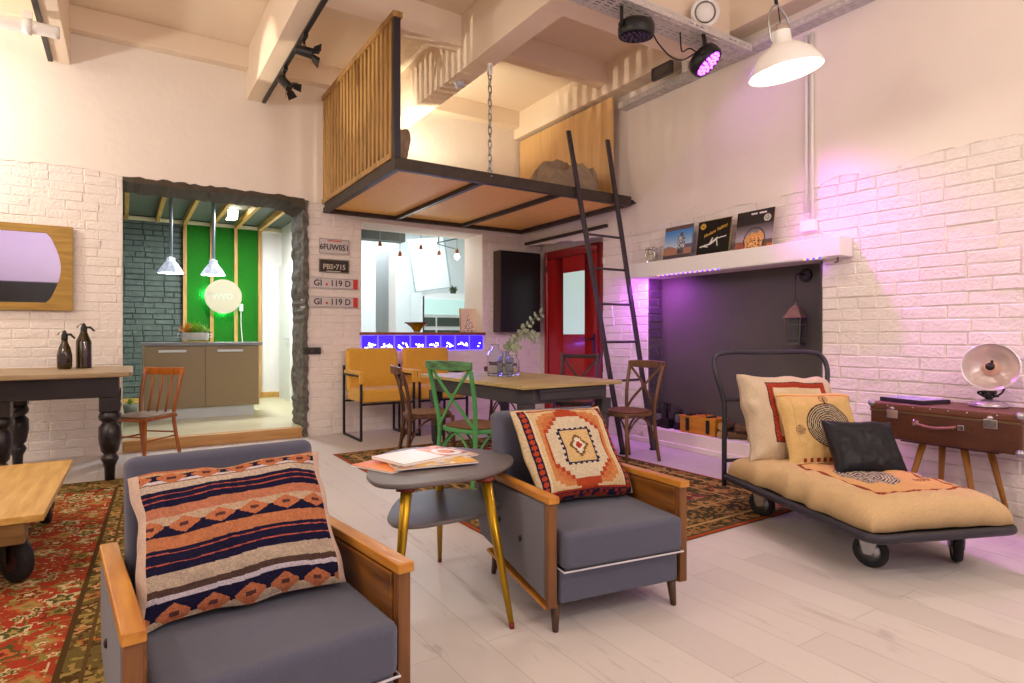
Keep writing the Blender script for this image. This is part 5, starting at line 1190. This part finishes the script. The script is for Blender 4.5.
# ------------------------------------------------------------------ cross-back chairs (front towards +y)
def crossback(loc, rot, label, m, seat_m, H=.90, group='cross-back chairs around the dining table', w=.20, rail_m=None, square=False, sc=1.0):
    t = thing('cross_back_chair', label, 'chair', loc, rot, group); t.scale = (sc, sc, sc)
    for s in (-1, 1):
        if square:
            mb = MB(); mb.bar((s * w, -.20, 0), (s * (w - .01), -.19, .45), .026); mb.bar((s * (w - .01), -.19, .44), (s * w, -.25, H), .026); mb.build('rear_leg', m, t, bevel=.003)
        else:
            mb = MB(); mb.tube(spline([(s * (w - .015), -.235, 0), (s * (w - .025), -.195, .25), (s * (w - .03), -.185, .46), (s * (w - .01), -.215, .68), (s * (w + .0), -.265, H - .05)], 5), .0165, 10); mb.build('rear_leg', m, t)
        mb = MB(); mb.tube([(s * (w - .02), .185, .44), (s * (w - .0), .205, 0)], [.017, .013], 10); mb.build('front_leg', m, t)
        # X brace
        mb = MB(); P = spline([(s * (w - .01), -.255, H - .06), (s * .06, -.245, .73), (-s * .10, -.21, .56), (-s * (w - .035), -.19, .455)], 5)
        for a, b in zip(P[:-1], P[1:]): mb.bar(a + Vector((0, -.004 * s, 0)), b + (b - a) * .15 + Vector((0, -.004 * s, 0)), .022, .009, up=(0, 1, 0))
        mb.build('cross_slat', m, t)
        for y0, y1 in ((-.19, -.02), (.19, .02)):
            pass
        mb = MB(); mb.tube(spline([(s * (w - .025), .19, .20), (s * (w - .028), .12, .33), (s * (w - .03), 0.0, .41), (s * (w - .028), -.12, .33), (s * (w - .025), -.19, .20)], 5), .009, 8); mb.build('arched_brace', m, t)
    mb = MB(); mb.tube(spline([(-(w - .03), -.19, .20), (-.10, -.19, .34), (0, -.19, .41), (.10, -.19, .34), (w - .03, -.19, .20)], 5), .009, 8); mb.build('arched_brace', m, t)
    # curved top rail
    mb = MB(); n = 14; P = []
    for k in range(n + 1):
        a = -1 + 2 * k / n; x = a * (w + .025); y = -.272 - .035 * (1 - a * a) ; hgt = .036 * (1 - .25 * abs(a) ** 3) if not square else .02
        P.append((x, y, hgt))
    vs = []
    for x, y, g in P: vs += [(x, y - .011, H - .04 - g), (x, y + .011, H - .04 - g), (x, y + .013, H - .04 + g), (x, y - .013, H - .04 + g)]
    fs = [(4 * i + a, 4 * i + b, 4 * i + 4 + b, 4 * i + 4 + a) for i in range(n) for a, b in ((0, 1), (1, 2), (2, 3), (3, 0))] + [(3, 2, 1, 0), (4 * n, 4 * n + 1, 4 * n + 2, 4 * n + 3)]
    mb.add(vs, fs); mb.build('top_rail', rail_m or m, t, bevel=.009, seg=3)
    # seat
    pts = [((w + .005) * (abs(math.cos(a)) ** .6) * (1 if math.cos(a) > 0 else -1) * (1 + .06 * math.sin(a)), .205 * (abs(math.sin(a)) ** .6) * (1 if math.sin(a) > 0 else -1)) for a in [2 * PI * k / 32 for k in range(32)]]
    mb = MB(); mb.prism(pts, .42, .452); mb.build('seat_frame', m, t, bevel=.006)
    mb = MB(); mb.prism([(x * .93, y * .93) for x, y in pts], .4525, .468); mb.build('seat', seat_m, t, bevel=.006); return t
Z0 = .008
crossback((2.25, 4.02, Z0), R(-76), 'green cross-back chair with worn top rail and brown seat', GREENP, BENTS, .96, rail_m=CUSTOM_GREEN_WORN, w=.23)
crossback((2.27, 4.93, Z0), R(-103), 'brown cross-back chair seen edge-on just behind the green chair', BENTD, mat('tan_seat', '8E6A48', .85, noise=.1, spec=.2), .88)
crossback((3.83, 4.04, Z0), R(93), 'brown cross-back chair on the right side of the dining table, nearest the fireplace', BENTW, BENTS, .91)
crossback((4.02, 5.02, 0), R(128), 'dark grey metal cross-back chair in front of the red door', mat('dark_metal_chair', '3E3A36', .45, .3), BENTS, .955, square=True)
crossback((3.66, 5.70, 0), R(172), 'dark brown chair behind the far end of the dining table', BENTD, BENTS, .80)
# ------------------------------------------------------------------ yellow armchairs
def yellow_chair(loc, rot, label):
    t = thing('yellow_armchair', label, 'armchair', loc, rot, 'mustard armchairs under the serving window')
    w = .305
    for s in (-1, 1):
        mb = MB(); x = s * w; P = [(x, -.30, .71), (x, -.30, .012), (x, .30, .012), (x, .30, .80)]
        for a, b in zip(P[:-1], P[1:]): mb.bar(a, b, .024, up=(1, 0, 0))
        mb.bar((x, -.30, .70), (x, .30, .70), .022, up=(1, 0, 0)); mb.build('side_frame', STEEL, t, bevel=.002)
        mb = MB(); mb.box(x - .030, x + .030, -.315, .22, .715, .755); mb.box(x - .030, x + .030, -.330, -.300, .62, .755); mb.build('arm_pad', YELLOW, t, bevel=.012, seg=3)
    mb = MB(); mb.bar((-w, -.27, .395), (w, -.27, .395), .022); mb.bar((-w, .24, .395), (w, .24, .395), .022); mb.bar((-w, .3, .70), (w, .3, .70), .02); mb.build('seat_rails', STEEL, t)
    mb = MB(); mb.box(-w + .014, w - .014, -.29, .24, .408, .555); mb.build('seat', YELLOW, t, bevel=.03, seg=4)
    mb = MB(); mb.box(-w + .0, w - .0, .13, .23, .50, 1.0, rot=Matrix.Rotation(R(-6), 3, 'X'), piv=(0, .18, .5)); mb.build('backrest', YELLOW, t, bevel=.035, seg=4); return t
y1 = yellow_chair((2.44, 6.62, 0), R(0), 'mustard yellow armchair with black sled frame, the left one')
dup(y1, (3.12, 6.62, 0), R(0), 'mustard yellow armchair with black sled frame, the right one behind the chairs')
# ------------------------------------------------------------------ slat-back wooden chair (front towards +y)
t = thing('slat_back_chair', 'orange varnished wooden chair with spindle back beside the dark bar table', 'chair', (.13, 6.38, 0), R(138))
w = .19
for s in (-1, 1):
    mb = MB(); mb.tube(spline([(s * w, -.25, 0), (s * (w - .01), -.20, .25), (s * (w - .015), -.18, .43), (s * (w), -.22, .65), (s * (w + .0), -.275, .83)], 4), .0165, 10); mb.build('rear_leg', CHAIRW, t)
    mb = MB(); mb.tube([(s * (w - .01), .18, .41), (s * (w + .01), .20, 0)], [.018, .013], 10); mb.build('front_leg', CHAIRW, t)
    mb = MB(); mb.tube([(s * (w - .0), .19, .22), (s * (w - .012), -.205, .22)], .008, 8); mb.build('stretcher', CHAIRW, t)
for x in (-.09, 0, .09):
    mb = MB(); mb.tube([(x, -.18, .43), (x * 1.05, -.262, .78)], .010, 8); mb.build('spindle', CHAIRW, t)
mb = MB(); mb.tube([(-w, .19, .26), (w, .19, .26)], .008, 8); mb.tube([(-w, -.205, .25), (w, -.205, .25)], .008, 8); mb.build('stretcher', CHAIRW, t)
vs = []; n = 10; mb = MB()
for k in range(n + 1):
    a = -1 + 2 * k / n; x = a * (w + .022); y = -.268 - .02 * (1 - a * a); vs += [(x, y - .01, .775), (x, y + .01, .775), (x, y + .006, .845), (x, y - .014, .845)]
mb.add(vs, [(4 * i + a, 4 * i + b, 4 * i + 4 + b, 4 * i + 4 + a) for i in range(n) for a, b in ((0, 1), (1, 2), (2, 3), (3, 0))] + [(3, 2, 1, 0), (4 * n, 4 * n + 1, 4 * n + 2, 4 * n + 3)]); mb.build('top_rail', CHAIRW, t, bevel=.006)
mb = MB(); mb.prism([(-.20, -.20), (.20, -.20), (.215, .20), (.15, .225), (-.15, .225), (-.215, .20)], .395, .425); mb.build('seat_frame', CHAIRW, t, bevel=.006)
mb = MB(); mb.prism([(-.19, -.185), (.19, -.185), (.20, .19), (.14, .212), (-.14, .212), (-.20, .19)], .4255, .436); mb.build('seat', SEATW, t, bevel=.004)
# ------------------------------------------------------------------ dark bar table at the left wall
t = thing('console_table', 'tall dark table with fat turned legs and worn wooden top', 'table', (-.50, 6.12, 0))
mb = MB(); poly = blob([(-.62, -.50), (-.3, -.56), (.1, -.56), (.45, -.53), (.55, -.46), (.555, .2), (.54, .58), (.3, .62), (-.2, .63), (-.6, .60), (-.62, .2)], 5); mb.prism(poly, .822, .862); mb.build('tabletop', LTOP, t, bevel=.008)
mb = MB(); mb.box(-.36, .46, -.48, .54, .665, .820); mb.build('apron', DARKB, t, bevel=.004)
for x, y in ((-.27, -.42), (.40, -.42), (-.27, .48), (.40, .48)):
    mb = MB(); mb.lathe([(.034, .012), (.038, .12), (.05, .15), (.062, .18), (.05, .205), (.04, .215), (.06, .24), (.078, .34), (.075, .43), (.055, .455), (.05, .465), (.072, .485), (.078, .515), (.068, .54), (.06, .555)], (x, y, 0), n=20); mb.box(x - .07, x + .07, y - .07, y + .07, .555, .664); mb.build('leg', DARKB, t)
def siphon(loc, r, h, label, sh, rz):
    t = thing('soda_siphon', label, 'bottle', loc, rz, 'soda siphons on the dark table')
    mb = MB()
    pr = [(r * .85, 0), (r * .95, .02), (r, .08), (r * .98, h * .35), (r * .75, h * .55), (r * .42, h * .68), (r * .40, h * .74)] if sh else [(r, 0), (r * 1.02, .01), (r, .02), (r, h * .56), (r * .96, h * .58), (r * .5, h * .74), (r * .34, h * .80)]
    mb.lathe(pr, n=24); mb.build('glass_body', BROWNGL, t)
    if sh:
        mb = MB(); mb.box(-.022, .022, -r - .003, -r + .006, h * .14, h * .4); mb.build('label_plate', mat('dark_label', '3A3038', .4), t)
    z = h * .78
    mb = MB(); mb.lathe([(r * .40, z - .02), (r * .44, z), (r * .40, z + .03), (r * .22, z + .06), (0, z + .075)], n=16); mb.tube([(0, 0, z + .03), (.045, -.01, z + .035), (.075, -.012, z + .0)], [.012, .010, .008], 8); mb.build('siphon_head', BLACK if sh else STEEL, t)
    mb = MB(); mb.tube([(0, 0, z + .065), (-.035, .0, z + .06), (-.05, 0, z + .03)], .007, 8); mb.build('lever', CHROME, t); return t
siphon((-.43, 6.33, .863), .055, .33, 'smaller olive brown soda siphon with bulging body and chrome lever', True, R(-10))
siphon((-.30, 6.40, .863), .058, .41, 'taller dark brown soda siphon with cylindrical body', False, R(5))
# ------------------------------------------------------------------ pallet coffee table
t = thing('pallet_table', 'low table made from a thick wooden board on black castor wheels', 'coffee table', (-1.00, 4.07, .008), R(-1.0))
mb = MB(); mb.box(-.70, .71, -.69, .68, .318, .350); mb.build('tabletop', PINE, t, bevel=.004)
for y in (-.62, 0, .58):
    mb = MB(); mb.box(-.66, .64, y - .06, y + .06, .225, .317); mb.build('bearer', wood('bearer_wood', '94703E', '6E4E26', .6, 0), t, bevel=.004)
for x in (-.55, .585):
    for y in (-.47, .56):
        mb = MB(); yy = y; mb.box(x - .045, x + .045, yy - .055, yy + .055, .215, .223); mb.box(x - .04, x - .034, yy - .03, yy + .03, .09, .215); mb.box(x + .034, x + .04, yy - .03, yy + .03, .09, .215); c_ = mb.build('castor_fork', STEEL, t)
        mb = MB(); mb.lathe([(.05, -.028), (.09, -.028), (.10, -.016), (.10, .016), (.09, .028), (.05, .028)], (x, yy, .10), n=28, mtx=Matrix.Rotation(R(35) if y < 0 else 0, 4, 'Z') @ Matrix.Rotation(PI / 2, 4, 'Y')); mb.build('wheel', RUBBER, t)
        mb = MB(); mb.lathe([(.048, -.03), (.048, .03)], (x, yy, .10), n=20, mtx=Matrix.Rotation(R(35) if y < 0 else 0, 4, 'Z') @ Matrix.Rotation(PI / 2, 4, 'Y')); mb.build('hub', mat('dark_red_hub', '3A1A1A', .4), t)
t = thing('metal_case', 'small silver case at the left edge of the wheeled pallet table', 'case', (-.62, 3.92, .36), R(15))
mb = MB(); mb.box(-.10, .07, -.045, .045, 0, .018); mb.build('case_body', ALU, t, bevel=.006)
mb = MB(); mb.box(.055, .069, -.012, .012, .0185, .022); mb.build('clasp', CHROME, t)
# ------------------------------------------------------------------ trolley daybed
ROT = -.385
tr = thing('platform_trolley', 'dark steel platform trolley with tubular handle used as a daybed', 'trolley', (2.83, 1.40, 0), ROT)
tw, tl, tz = .80, 1.27, .205
TS = mat('blue_black_steel', '34323C', .4, .3, noise=.1)
def rrect(x0, x1, y0, y1, r, n=5):
    out = []
    for cx, cy, a0 in ((x1 - r, y0 + r, -90), (x1 - r, y1 - r, 0), (x0 + r, y1 - r, 90), (x0 + r, y0 + r, 180)):
        for k in range(n + 1): a = R(a0 + 90 * k / n); out.append((cx + r * math.cos(a), cy + r * math.sin(a)))
    return out
mb = MB(); mb.prism(rrect(.01, tw - .01, .01, tl - .01, .07), tz + .012, tz + .034); mb.build('deck', BLACK, tr)
mb = MB(); mb.tube([(x, y, tz + .02) for x, y in rrect(.0, tw, 0, tl, .07)], .022, 10, closed=True); mb.build('frame', TS, tr)
mb = MB(); hp = [(.02, tl - .005, tz - .06), (.02, tl - .005, .70), (.035, tl + .03, .86)]
pts = spline([(.02, tl + .022, tz - .05), (.02, tl + .022, .45), (.02, tl + .025, .70), (-.02, tl + .06, .90), (-.005, tl + .10, 1.0), (.10, tl + .11, 1.03), (.40, tl + .11, 1.03), (tw - .10, tl + .11, 1.03), (tw + .005, tl + .10, 1.0), (tw + .02, tl + .06, .90), (tw - .02, tl + .025, .70), (tw - .02, tl + .022, .45), (tw - .02, tl + .022, tz - .05)], 5)
mb.tube(pts, .0165, 10); mb.build('handle', TS, tr)
for z in (.32, .72):
    mb = MB(); mb.tube([(.02, tl + .022, z), (tw - .02, tl + .022, z)], .012, 8); mb.build('handle_bar', TS, tr)
for (x, y, a) in ((.20, .24, 30), (tw - .12, .22, -40), (.17, tl - .17, 30), (tw - .12, tl - .17, 10)):
    M = Matrix.Translation((x, y, 0)) @ Matrix.Rotation(R(a), 4, 'Z')
    def mv(mb): mb.v = [tuple(M @ Vector(v)) for v in mb.v]; return mb
    mb = MB(); mb.box(-.05, .05, -.05, .05, .178, .186); mb.lathe([(.04, .162), (.035, .178)], n=16)
    for s in (-1, 1):
        mb.prism([(-.05, .165), (.05, .165), (.022, .07), (-.015, .07)], min(s * .030, s * .034), max(s * .030, s * .034), mtx=Matrix(((0, 0, 1, 0), (1, 0, 0, 0), (0, 1, 0, 0), (0, 0, 0, 1))))
    mv(mb).build('castor_fork', ZINC, tr)
    mb = MB(); Ry = Matrix.Rotation(PI / 2, 4, 'Y'); mb.lathe([(.052, -.018), (.07, -.022), (.08, -.012), (.082, 0), (.08, .012), (.07, .022), (.052, .018)], (0, 0, .083), n=30, mtx=Ry, caps=False); mv(mb).build('tyre', RUBBER, tr)
    mb = MB(); mb.lathe([(0, -.024), (.016, -.024), (.018, -.012), (.052, -.016), (.052, .016), (.018, .012), (.016, .024), (0, .024)], (0, 0, .083), n=24, mtx=Ry, caps=False); mv(mb).build('hub', ZINC, tr)
def on_trolley(t, x, y, z, yaw=0, lean=0, roll=0):
    t.matrix_basis = Matrix.Translation(tr.location) @ Matrix.Rotation(ROT, 4, 'Z') @ Matrix.Translation((x, y, z)) @ Matrix.Rotation(yaw, 4, 'Z') @ Matrix.Rotation(lean, 4, 'X') @ Matrix.Rotation(roll, 4, 'Y')
t = thing('mattress', 'low beige linen mattress with embroidered panel lying on the trolley', 'mattress')
def matcol(u, v):
    img = np.ones(u.shape + (3,)) * hx('D9BA8C'); x, y = u * .8, v * 1.2
    pn = (x > .20) & (x < .70) & (y > .16) & (y < .78); setc(img, pn, 'DDAE74')
    e = np.minimum(np.minimum(np.abs(x - .20), np.abs(x - .70)) + 9 * ((y < .16) | (y > .78)), np.minimum(np.abs(y - .16), np.abs(y - .78)) + 9 * ((x < .20) | (x > .70)))
    setc(img, e < .010, '8E3E28'); setc(img, (e < .014) & (e > .010) & (hash2(np.floor(x * 90), np.floor(y * 90)) > .5), 'B86A4A')
    r = np.sqrt((x - .42) ** 2 + ((y - .50) * .9) ** 2); rings = (r < .155) & ((r * 60) % 1 < .5) & (x > .26); setc(img, rings, '34343E'); setc(img, (r < .155) & ~rings, 'CFC0A4')
    r2 = np.sqrt((x - .62) ** 2 + (y - .34) ** 2); setc(img, (r2 < .04) & ((r2 * 90) % 1 < .6), '7A4A34'); return img
def mpos(u, v):
    a, b = 2 * u - 1, 2 * v - 1; pr = (np.clip(1 - np.abs(a) ** 12, 0, 1) * np.clip(1 - np.abs(b) ** 16, 0, 1)) ** .38; wr = (vnoise(u * 9, v * 14, 3) - .5) * .014 + (vnoise(u * 3, v * 4, 6) - .5) * .022
    z = pr * (.128 + wr + .012 * vnoise(u * 22, v * 28, 4)) + .002
    bx = (vnoise(v * 12, u * 0, 8) - .5) * .03 * np.abs(a) ** 6; by = (vnoise(u * 9, v * 0, 9) - .5) * .03 * np.abs(b) ** 6
    return a * .385 + bx, b * .60 + by, z
paint_grid('mattress_cover', 110, 150, mpos, matcol, PATTERN, t, back=lambda u, v: (mpos(u, v)[0] * .98, mpos(u, v)[1] * .98, 0 * u), bottom_col=(.8, .7, .52)); on_trolley(t, tw / 2, .62, tz + .042)
def bigc(u, v):
    img = np.ones(u.shape + (3,)) * hx('D6C2A6'); x, y = u, v
    def frame(x0, x1, y0, y1, th, c1, c2):
        ins = (x > x0) & (x < x1) & (y > y0) & (y < y1); inn = (x > x0 + th) & (x < x1 - th) & (y > y0 + th) & (y < y1 - th); m = ins & ~inn; setc(img, m, c1); zz = (np.abs(((x + y) * 22) % 1 - .5) < .22); setc(img, m & zz, c2); setc(img, ins & ~((x > x0 + .008) & (x < x1 - .008) & (y > y0 + .008) & (y < y1 - .008)), '3A3038')
    frame(.20, .84, .20, .90, .065, 'B24A30', '8E2E26'); setc(img, (x > .265) & (x < .775) & (y > .265) & (y < .835), 'DEC8A4'); return img
t = thing('large_cushion', 'large beige cushion with a red embroidered frame, rearmost on the trolley', 'cushion')
pillow_mesh('cushion_cover', .66, .56, .20, bigc, t, (110, 100), seed=6, back_col=(.82, .74, .62), wrinkle=.022, pinch=.03, bulge=.42); on_trolley(t, .38, tl - .24, .345, R(2), R(-19), R(3))
def midc(u, v):
    img = np.ones(u.shape + (3,)) * hx('DDBA7C'); r = np.sqrt((u - .56) ** 2 + (v - .52) ** 2); setc(img, (r < .27), 'CDB894'); setc(img, (r < .27) & ((r * 36) % 1 < .5), '3A3A42'); setc(img, (np.abs(r - .285) < .010), '4A3A34')
    for cx, cy, c in ((.56, .88, '9A6A44'), (.17, .47, '8A6A54')):
        q = np.sqrt((u - cx) ** 2 + (v - cy) ** 2); setc(img, (q < .06) & ((q * 60) % 1 < .6), c)
    setc(img, (np.abs(u - .56) < .006) & (v > .8) & (v < .9), '4A3A34'); setc(img, (v > .06) & (v < .11) & (u > .14) & (u < .86) & ((np.floor(u * 26) % 2) == 0), '9A3A2C'); setc(img, (v > .93) & (v < .95), 'C87A4A'); setc(img, (np.abs(u - .13) < .006) & (v < .9) & (v > .3), 'C8A06A'); return img
t = thing('spiral_cushion', 'yellow-beige cushion with concentric circle embroidery in the middle of the trolley pile', 'cushion')
pillow_mesh('cushion_cover', .50, .48, .13, midc, t, (120, 120), seed=9, back_col=(.84, .70, .48), wrinkle=.014, pinch=.04); on_trolley(t, .45, tl - .42, .345, R(-2), R(-24), R(2))
t = thing('leather_cushion', 'small black leather cushion in front of the other trolley cushions', 'cushion')
pillow_mesh('cushion_cover', .42, .345, .12, flat('17181F'), t, (70, 70), m=LEATHER, seed=12, back_col=(.1, .1, .12), wrinkle=.010, pinch=.07); on_trolley(t, .54, tl - .66, .345, R(-9), R(-32), R(3))
# ------------------------------------------------------------------ suitcase table, lamp, book
t = thing('suitcase_table', 'old brown suitcase on wooden legs used as a side table by the right wall', 'suitcase table', (4.51, 1.73, 0))
SX0, SX1, SL, SZ0, SZ1 = -.21, .20, .415, .458, .698
mb = MB(); mb.box(SX0, SX1, -SL, SL, SZ0, SZ1 - .055); mb.build('suitcase_body', SUITC, t, bevel=.014, seg=3)
mb = MB(); mb.box(SX0 - .003, SX1 + .003, -SL - .003, SL + .003, SZ1 - .053, SZ1); mb.build('suitcase_lid', SUITT, t, bevel=.012, seg=3)
mb = MB(); mb.box(SX0 - .006, SX0 - .0035, -SL, SL, SZ1 - .062, SZ1 - .05); mb.build('metal_band', mat('old_brass_band', '7A6448', .4, .7), t)
for y in (.27, -.27):
    mb = MB(); mb.box(SX0 - .014, SX0 - .0065, y - .035, y + .035, SZ1 - .10, SZ1 - .045); mb.ball((SX0 - .012, y, SZ1 - .035), .016, (.5, 1.1, .7)); mb.build('latch', CHROME, t, bevel=.003)
mb = MB(); y0 = 0.02; mb.tube(spline([(SX0 - .004, y0 - .11, SZ1 - .115), (SX0 - .03, y0 - .09, SZ1 - .12), (SX0 - .035, y0, SZ1 - .132), (SX0 - .03, y0 + .09, SZ1 - .12), (SX0 - .004, y0 + .11, SZ1 - .115)], 5), .009, 8); mb.build('handle', mat('worn_handle', '8A5A50', .45), t)
for y in (-.12, .13):
    mb = MB(); mb.box(SX0 - .012, SX0 - .001, y - .018, y + .018, SZ1 - .132, SZ1 - .10); mb.build('handle_mount', CHROME, t, bevel=.003)
for y in (-SL, SL):
    for z in (SZ0 + .012, SZ1 - .012):
        mb = MB(); mb.ball((SX0 + .008, y - (.008 if y > 0 else -.008), z), .026, (1, 1, .9), 12, 8); mb.build('metal_corner', ZINC, t)
for y in (-.3, -.15, -.05, .05, .15, .3):
    mb = MB(); mb.ball((SX0 - .004, y, SZ1 - .02), .005, (.6, 1, 1), 8, 5); mb.build('stud', CHROME, t)
mb = MB(); mb.box(-.13, .13, -.28, .26, SZ0 - .02, SZ0 - .001); mb.build('leg_plate', LEGD, t)
LW = wood('suitcase_leg_wood', 'B8803A', '94601E', .4, 2)
for (x, y, fx, fy) in ((-.09, .14, -.14, .28), (.09, .10, .13, .20), (-.09, -.09, -.12, -.02), (.09, -.16, .12, -.30)):
    fy = {.14: .24, .10: .13, -.09: -.17, -.16: -.25}[y]
    mb = MB(); mb.tube([(x, y, SZ0 - .02), (fx, fy, 0)], [.021, .013], 12); mb.build('leg', LW, t)
t = thing('reflector_lamp', 'vintage heat lamp with a round polished reflector on the suitcase', 'lamp', (4.56, 1.56, .699), R(0))
mb = MB(); mb.lathe([(.10, 0), (.105, .01), (.09, .03), (.05, .045), (.02, .05)], n=28); mb.build('base', mat('polished_base', 'B8A8B8', .25, .8), t)
mb = MB(); mb.tube([(0, 0, .05), (-.01, .0, .10)], .02, 10); mb.tube([(0, .035, .085), (-.01, -.04, .095)], .014, 8); mb.tube(spline([(0.0, .02, .06), (-.02, .05, .09), (0, -.03, .10), (.02, .04, .08), (0, -.05, .07)], 5), .007, 6); mb.build('joint', BLACK, t)
dq = Vector((0, 0, 1)).rotation_difference(Vector((-.93, -.26, .16)).normalized()).to_matrix().to_4x4()
REFL = mat('polished_reflector', 'F4F0F2', .34, .85, noise=.08, nscale=4)
mb = MB(); c = Vector((.03, .0, .245)); mb.lathe([(.03, -.04), (.08, -.025), (.125, .01), (.145, .045), (.150, .047), (.128, .006), (.082, -.032), (.03, -.05)], c, n=40, mtx=dq, caps=False); mb.build('reflector', REFL, t)
mb = MB(); mb.lathe([(.045, -.04), (.045, -.02), (.02, .0), (.018, .05), (.0, .055)], c, n=20, mtx=dq); mb.build('heating_core', mat('ceramic_core', 'D8A898', .5), t)
mb = MB(); mb.lathe([(.024, .055), (.024, .068), (0, .07)], c, n=20, mtx=dq); mb.tube([c + dq.to_3x3() @ Vector((.02, 0, .01)), c + dq.to_3x3() @ Vector((.035, 0, .06))], .008, 8); mb.build('core_cap', STEEL, t)
mb = MB(); mb.tube(spline([(.03, -.0, .05), (.09, -.04, .09), (.10, -.05, .17), (.07, 0, .22)], 5), .006, 8); mb.build('bracket', STEEL, t)
t = thing('boxed_book', 'slim dark box with a pale picture lid lying on the suitcase', 'box', (4.47, 1.945, .699), R(-14))
mb = MB(); mb.box(-.13, .13, -.15, .15, 0, .026); mb.build('box_body', mat('dark_box', '2E2436', .4), t, bevel=.002)
def bcol(u, v):
    img = np.ones(u.shape + (3,)) * hx('B0A8D8'); n = vnoise(u * 5, v * 6, 4); setc(img, n > .6, '8A86C8'); setc(img, n < .3, 'D0C8E4'); return img
paint_grid('picture_lid', 24, 24, lambda u, v: ((u - .5) * .23, (v - .5) * .27, .0275 + 0 * u), bcol, PRINT, t, smooth=False, back=lambda u, v: ((u - .5) * .23, (v - .5) * .27, .0262 + 0 * u))
# stool leg at the right edge
t = thing('dark_stool', 'dark stool at the right edge whose black leg shows by the mattress', 'stool', (4.11, 1.03, 0), R(20))
mb = MB(); mb.prism([(.19 * math.cos(a), .19 * math.sin(a)) for a in [2 * PI * k / 28 for k in range(28)]], .41, .45); mb.build('seat', BLACK, t, bevel=.008)
for k in range(4):
    a = PI / 4 + PI / 2 * k; mb = MB(); mb.bar((.11 * math.cos(a), .11 * math.sin(a), .409), (.19 * math.cos(a), .19 * math.sin(a), 0), .028); mb.build('leg', mat('blue_black_leg', '1A1A2E', .4), t)
light('mantel_glow', 'AREA', (XR - .17, 4.55, 1.735), 6, (.62, .10, 1), .5, aim=(XR + .1, 4.75, .7), size_y=.04)
light('mantel_glow', 'AREA', (XR - .05, 3.6, 1.74), .7, (.55, .12, 1), 1.8, aim=(XR + .1, 3.6, .7), size_y=.04).rotation_euler.z = PI / 2
# dark wardrobe on the rear wall, seen in the mirror
t = thing('dark_wardrobe', 'wide black cabinet on the far wall reflected in the mirror', 'cabinet', (-2.3, YF + .32, 0))
mb = MB(); mb.box(-.9, 1.15, -.3, .3, 0, 2.3); mb.build('body', BLACK, t, bevel=.01)
mb = MB(); mb.box(-.88, .12, .301, .315, .05, 2.27); mb.build('door', BLACK, t); mb = MB(); mb.box(.13, 1.13, .301, .315, .05, 2.27); mb.build('door', BLACK, t)
light('rear_wall_tint', 'AREA', (-1.8, -1.2, 3.9), 10, (.6, .45, 1), .5, aim=(-1.8, -3.2, 3.0))
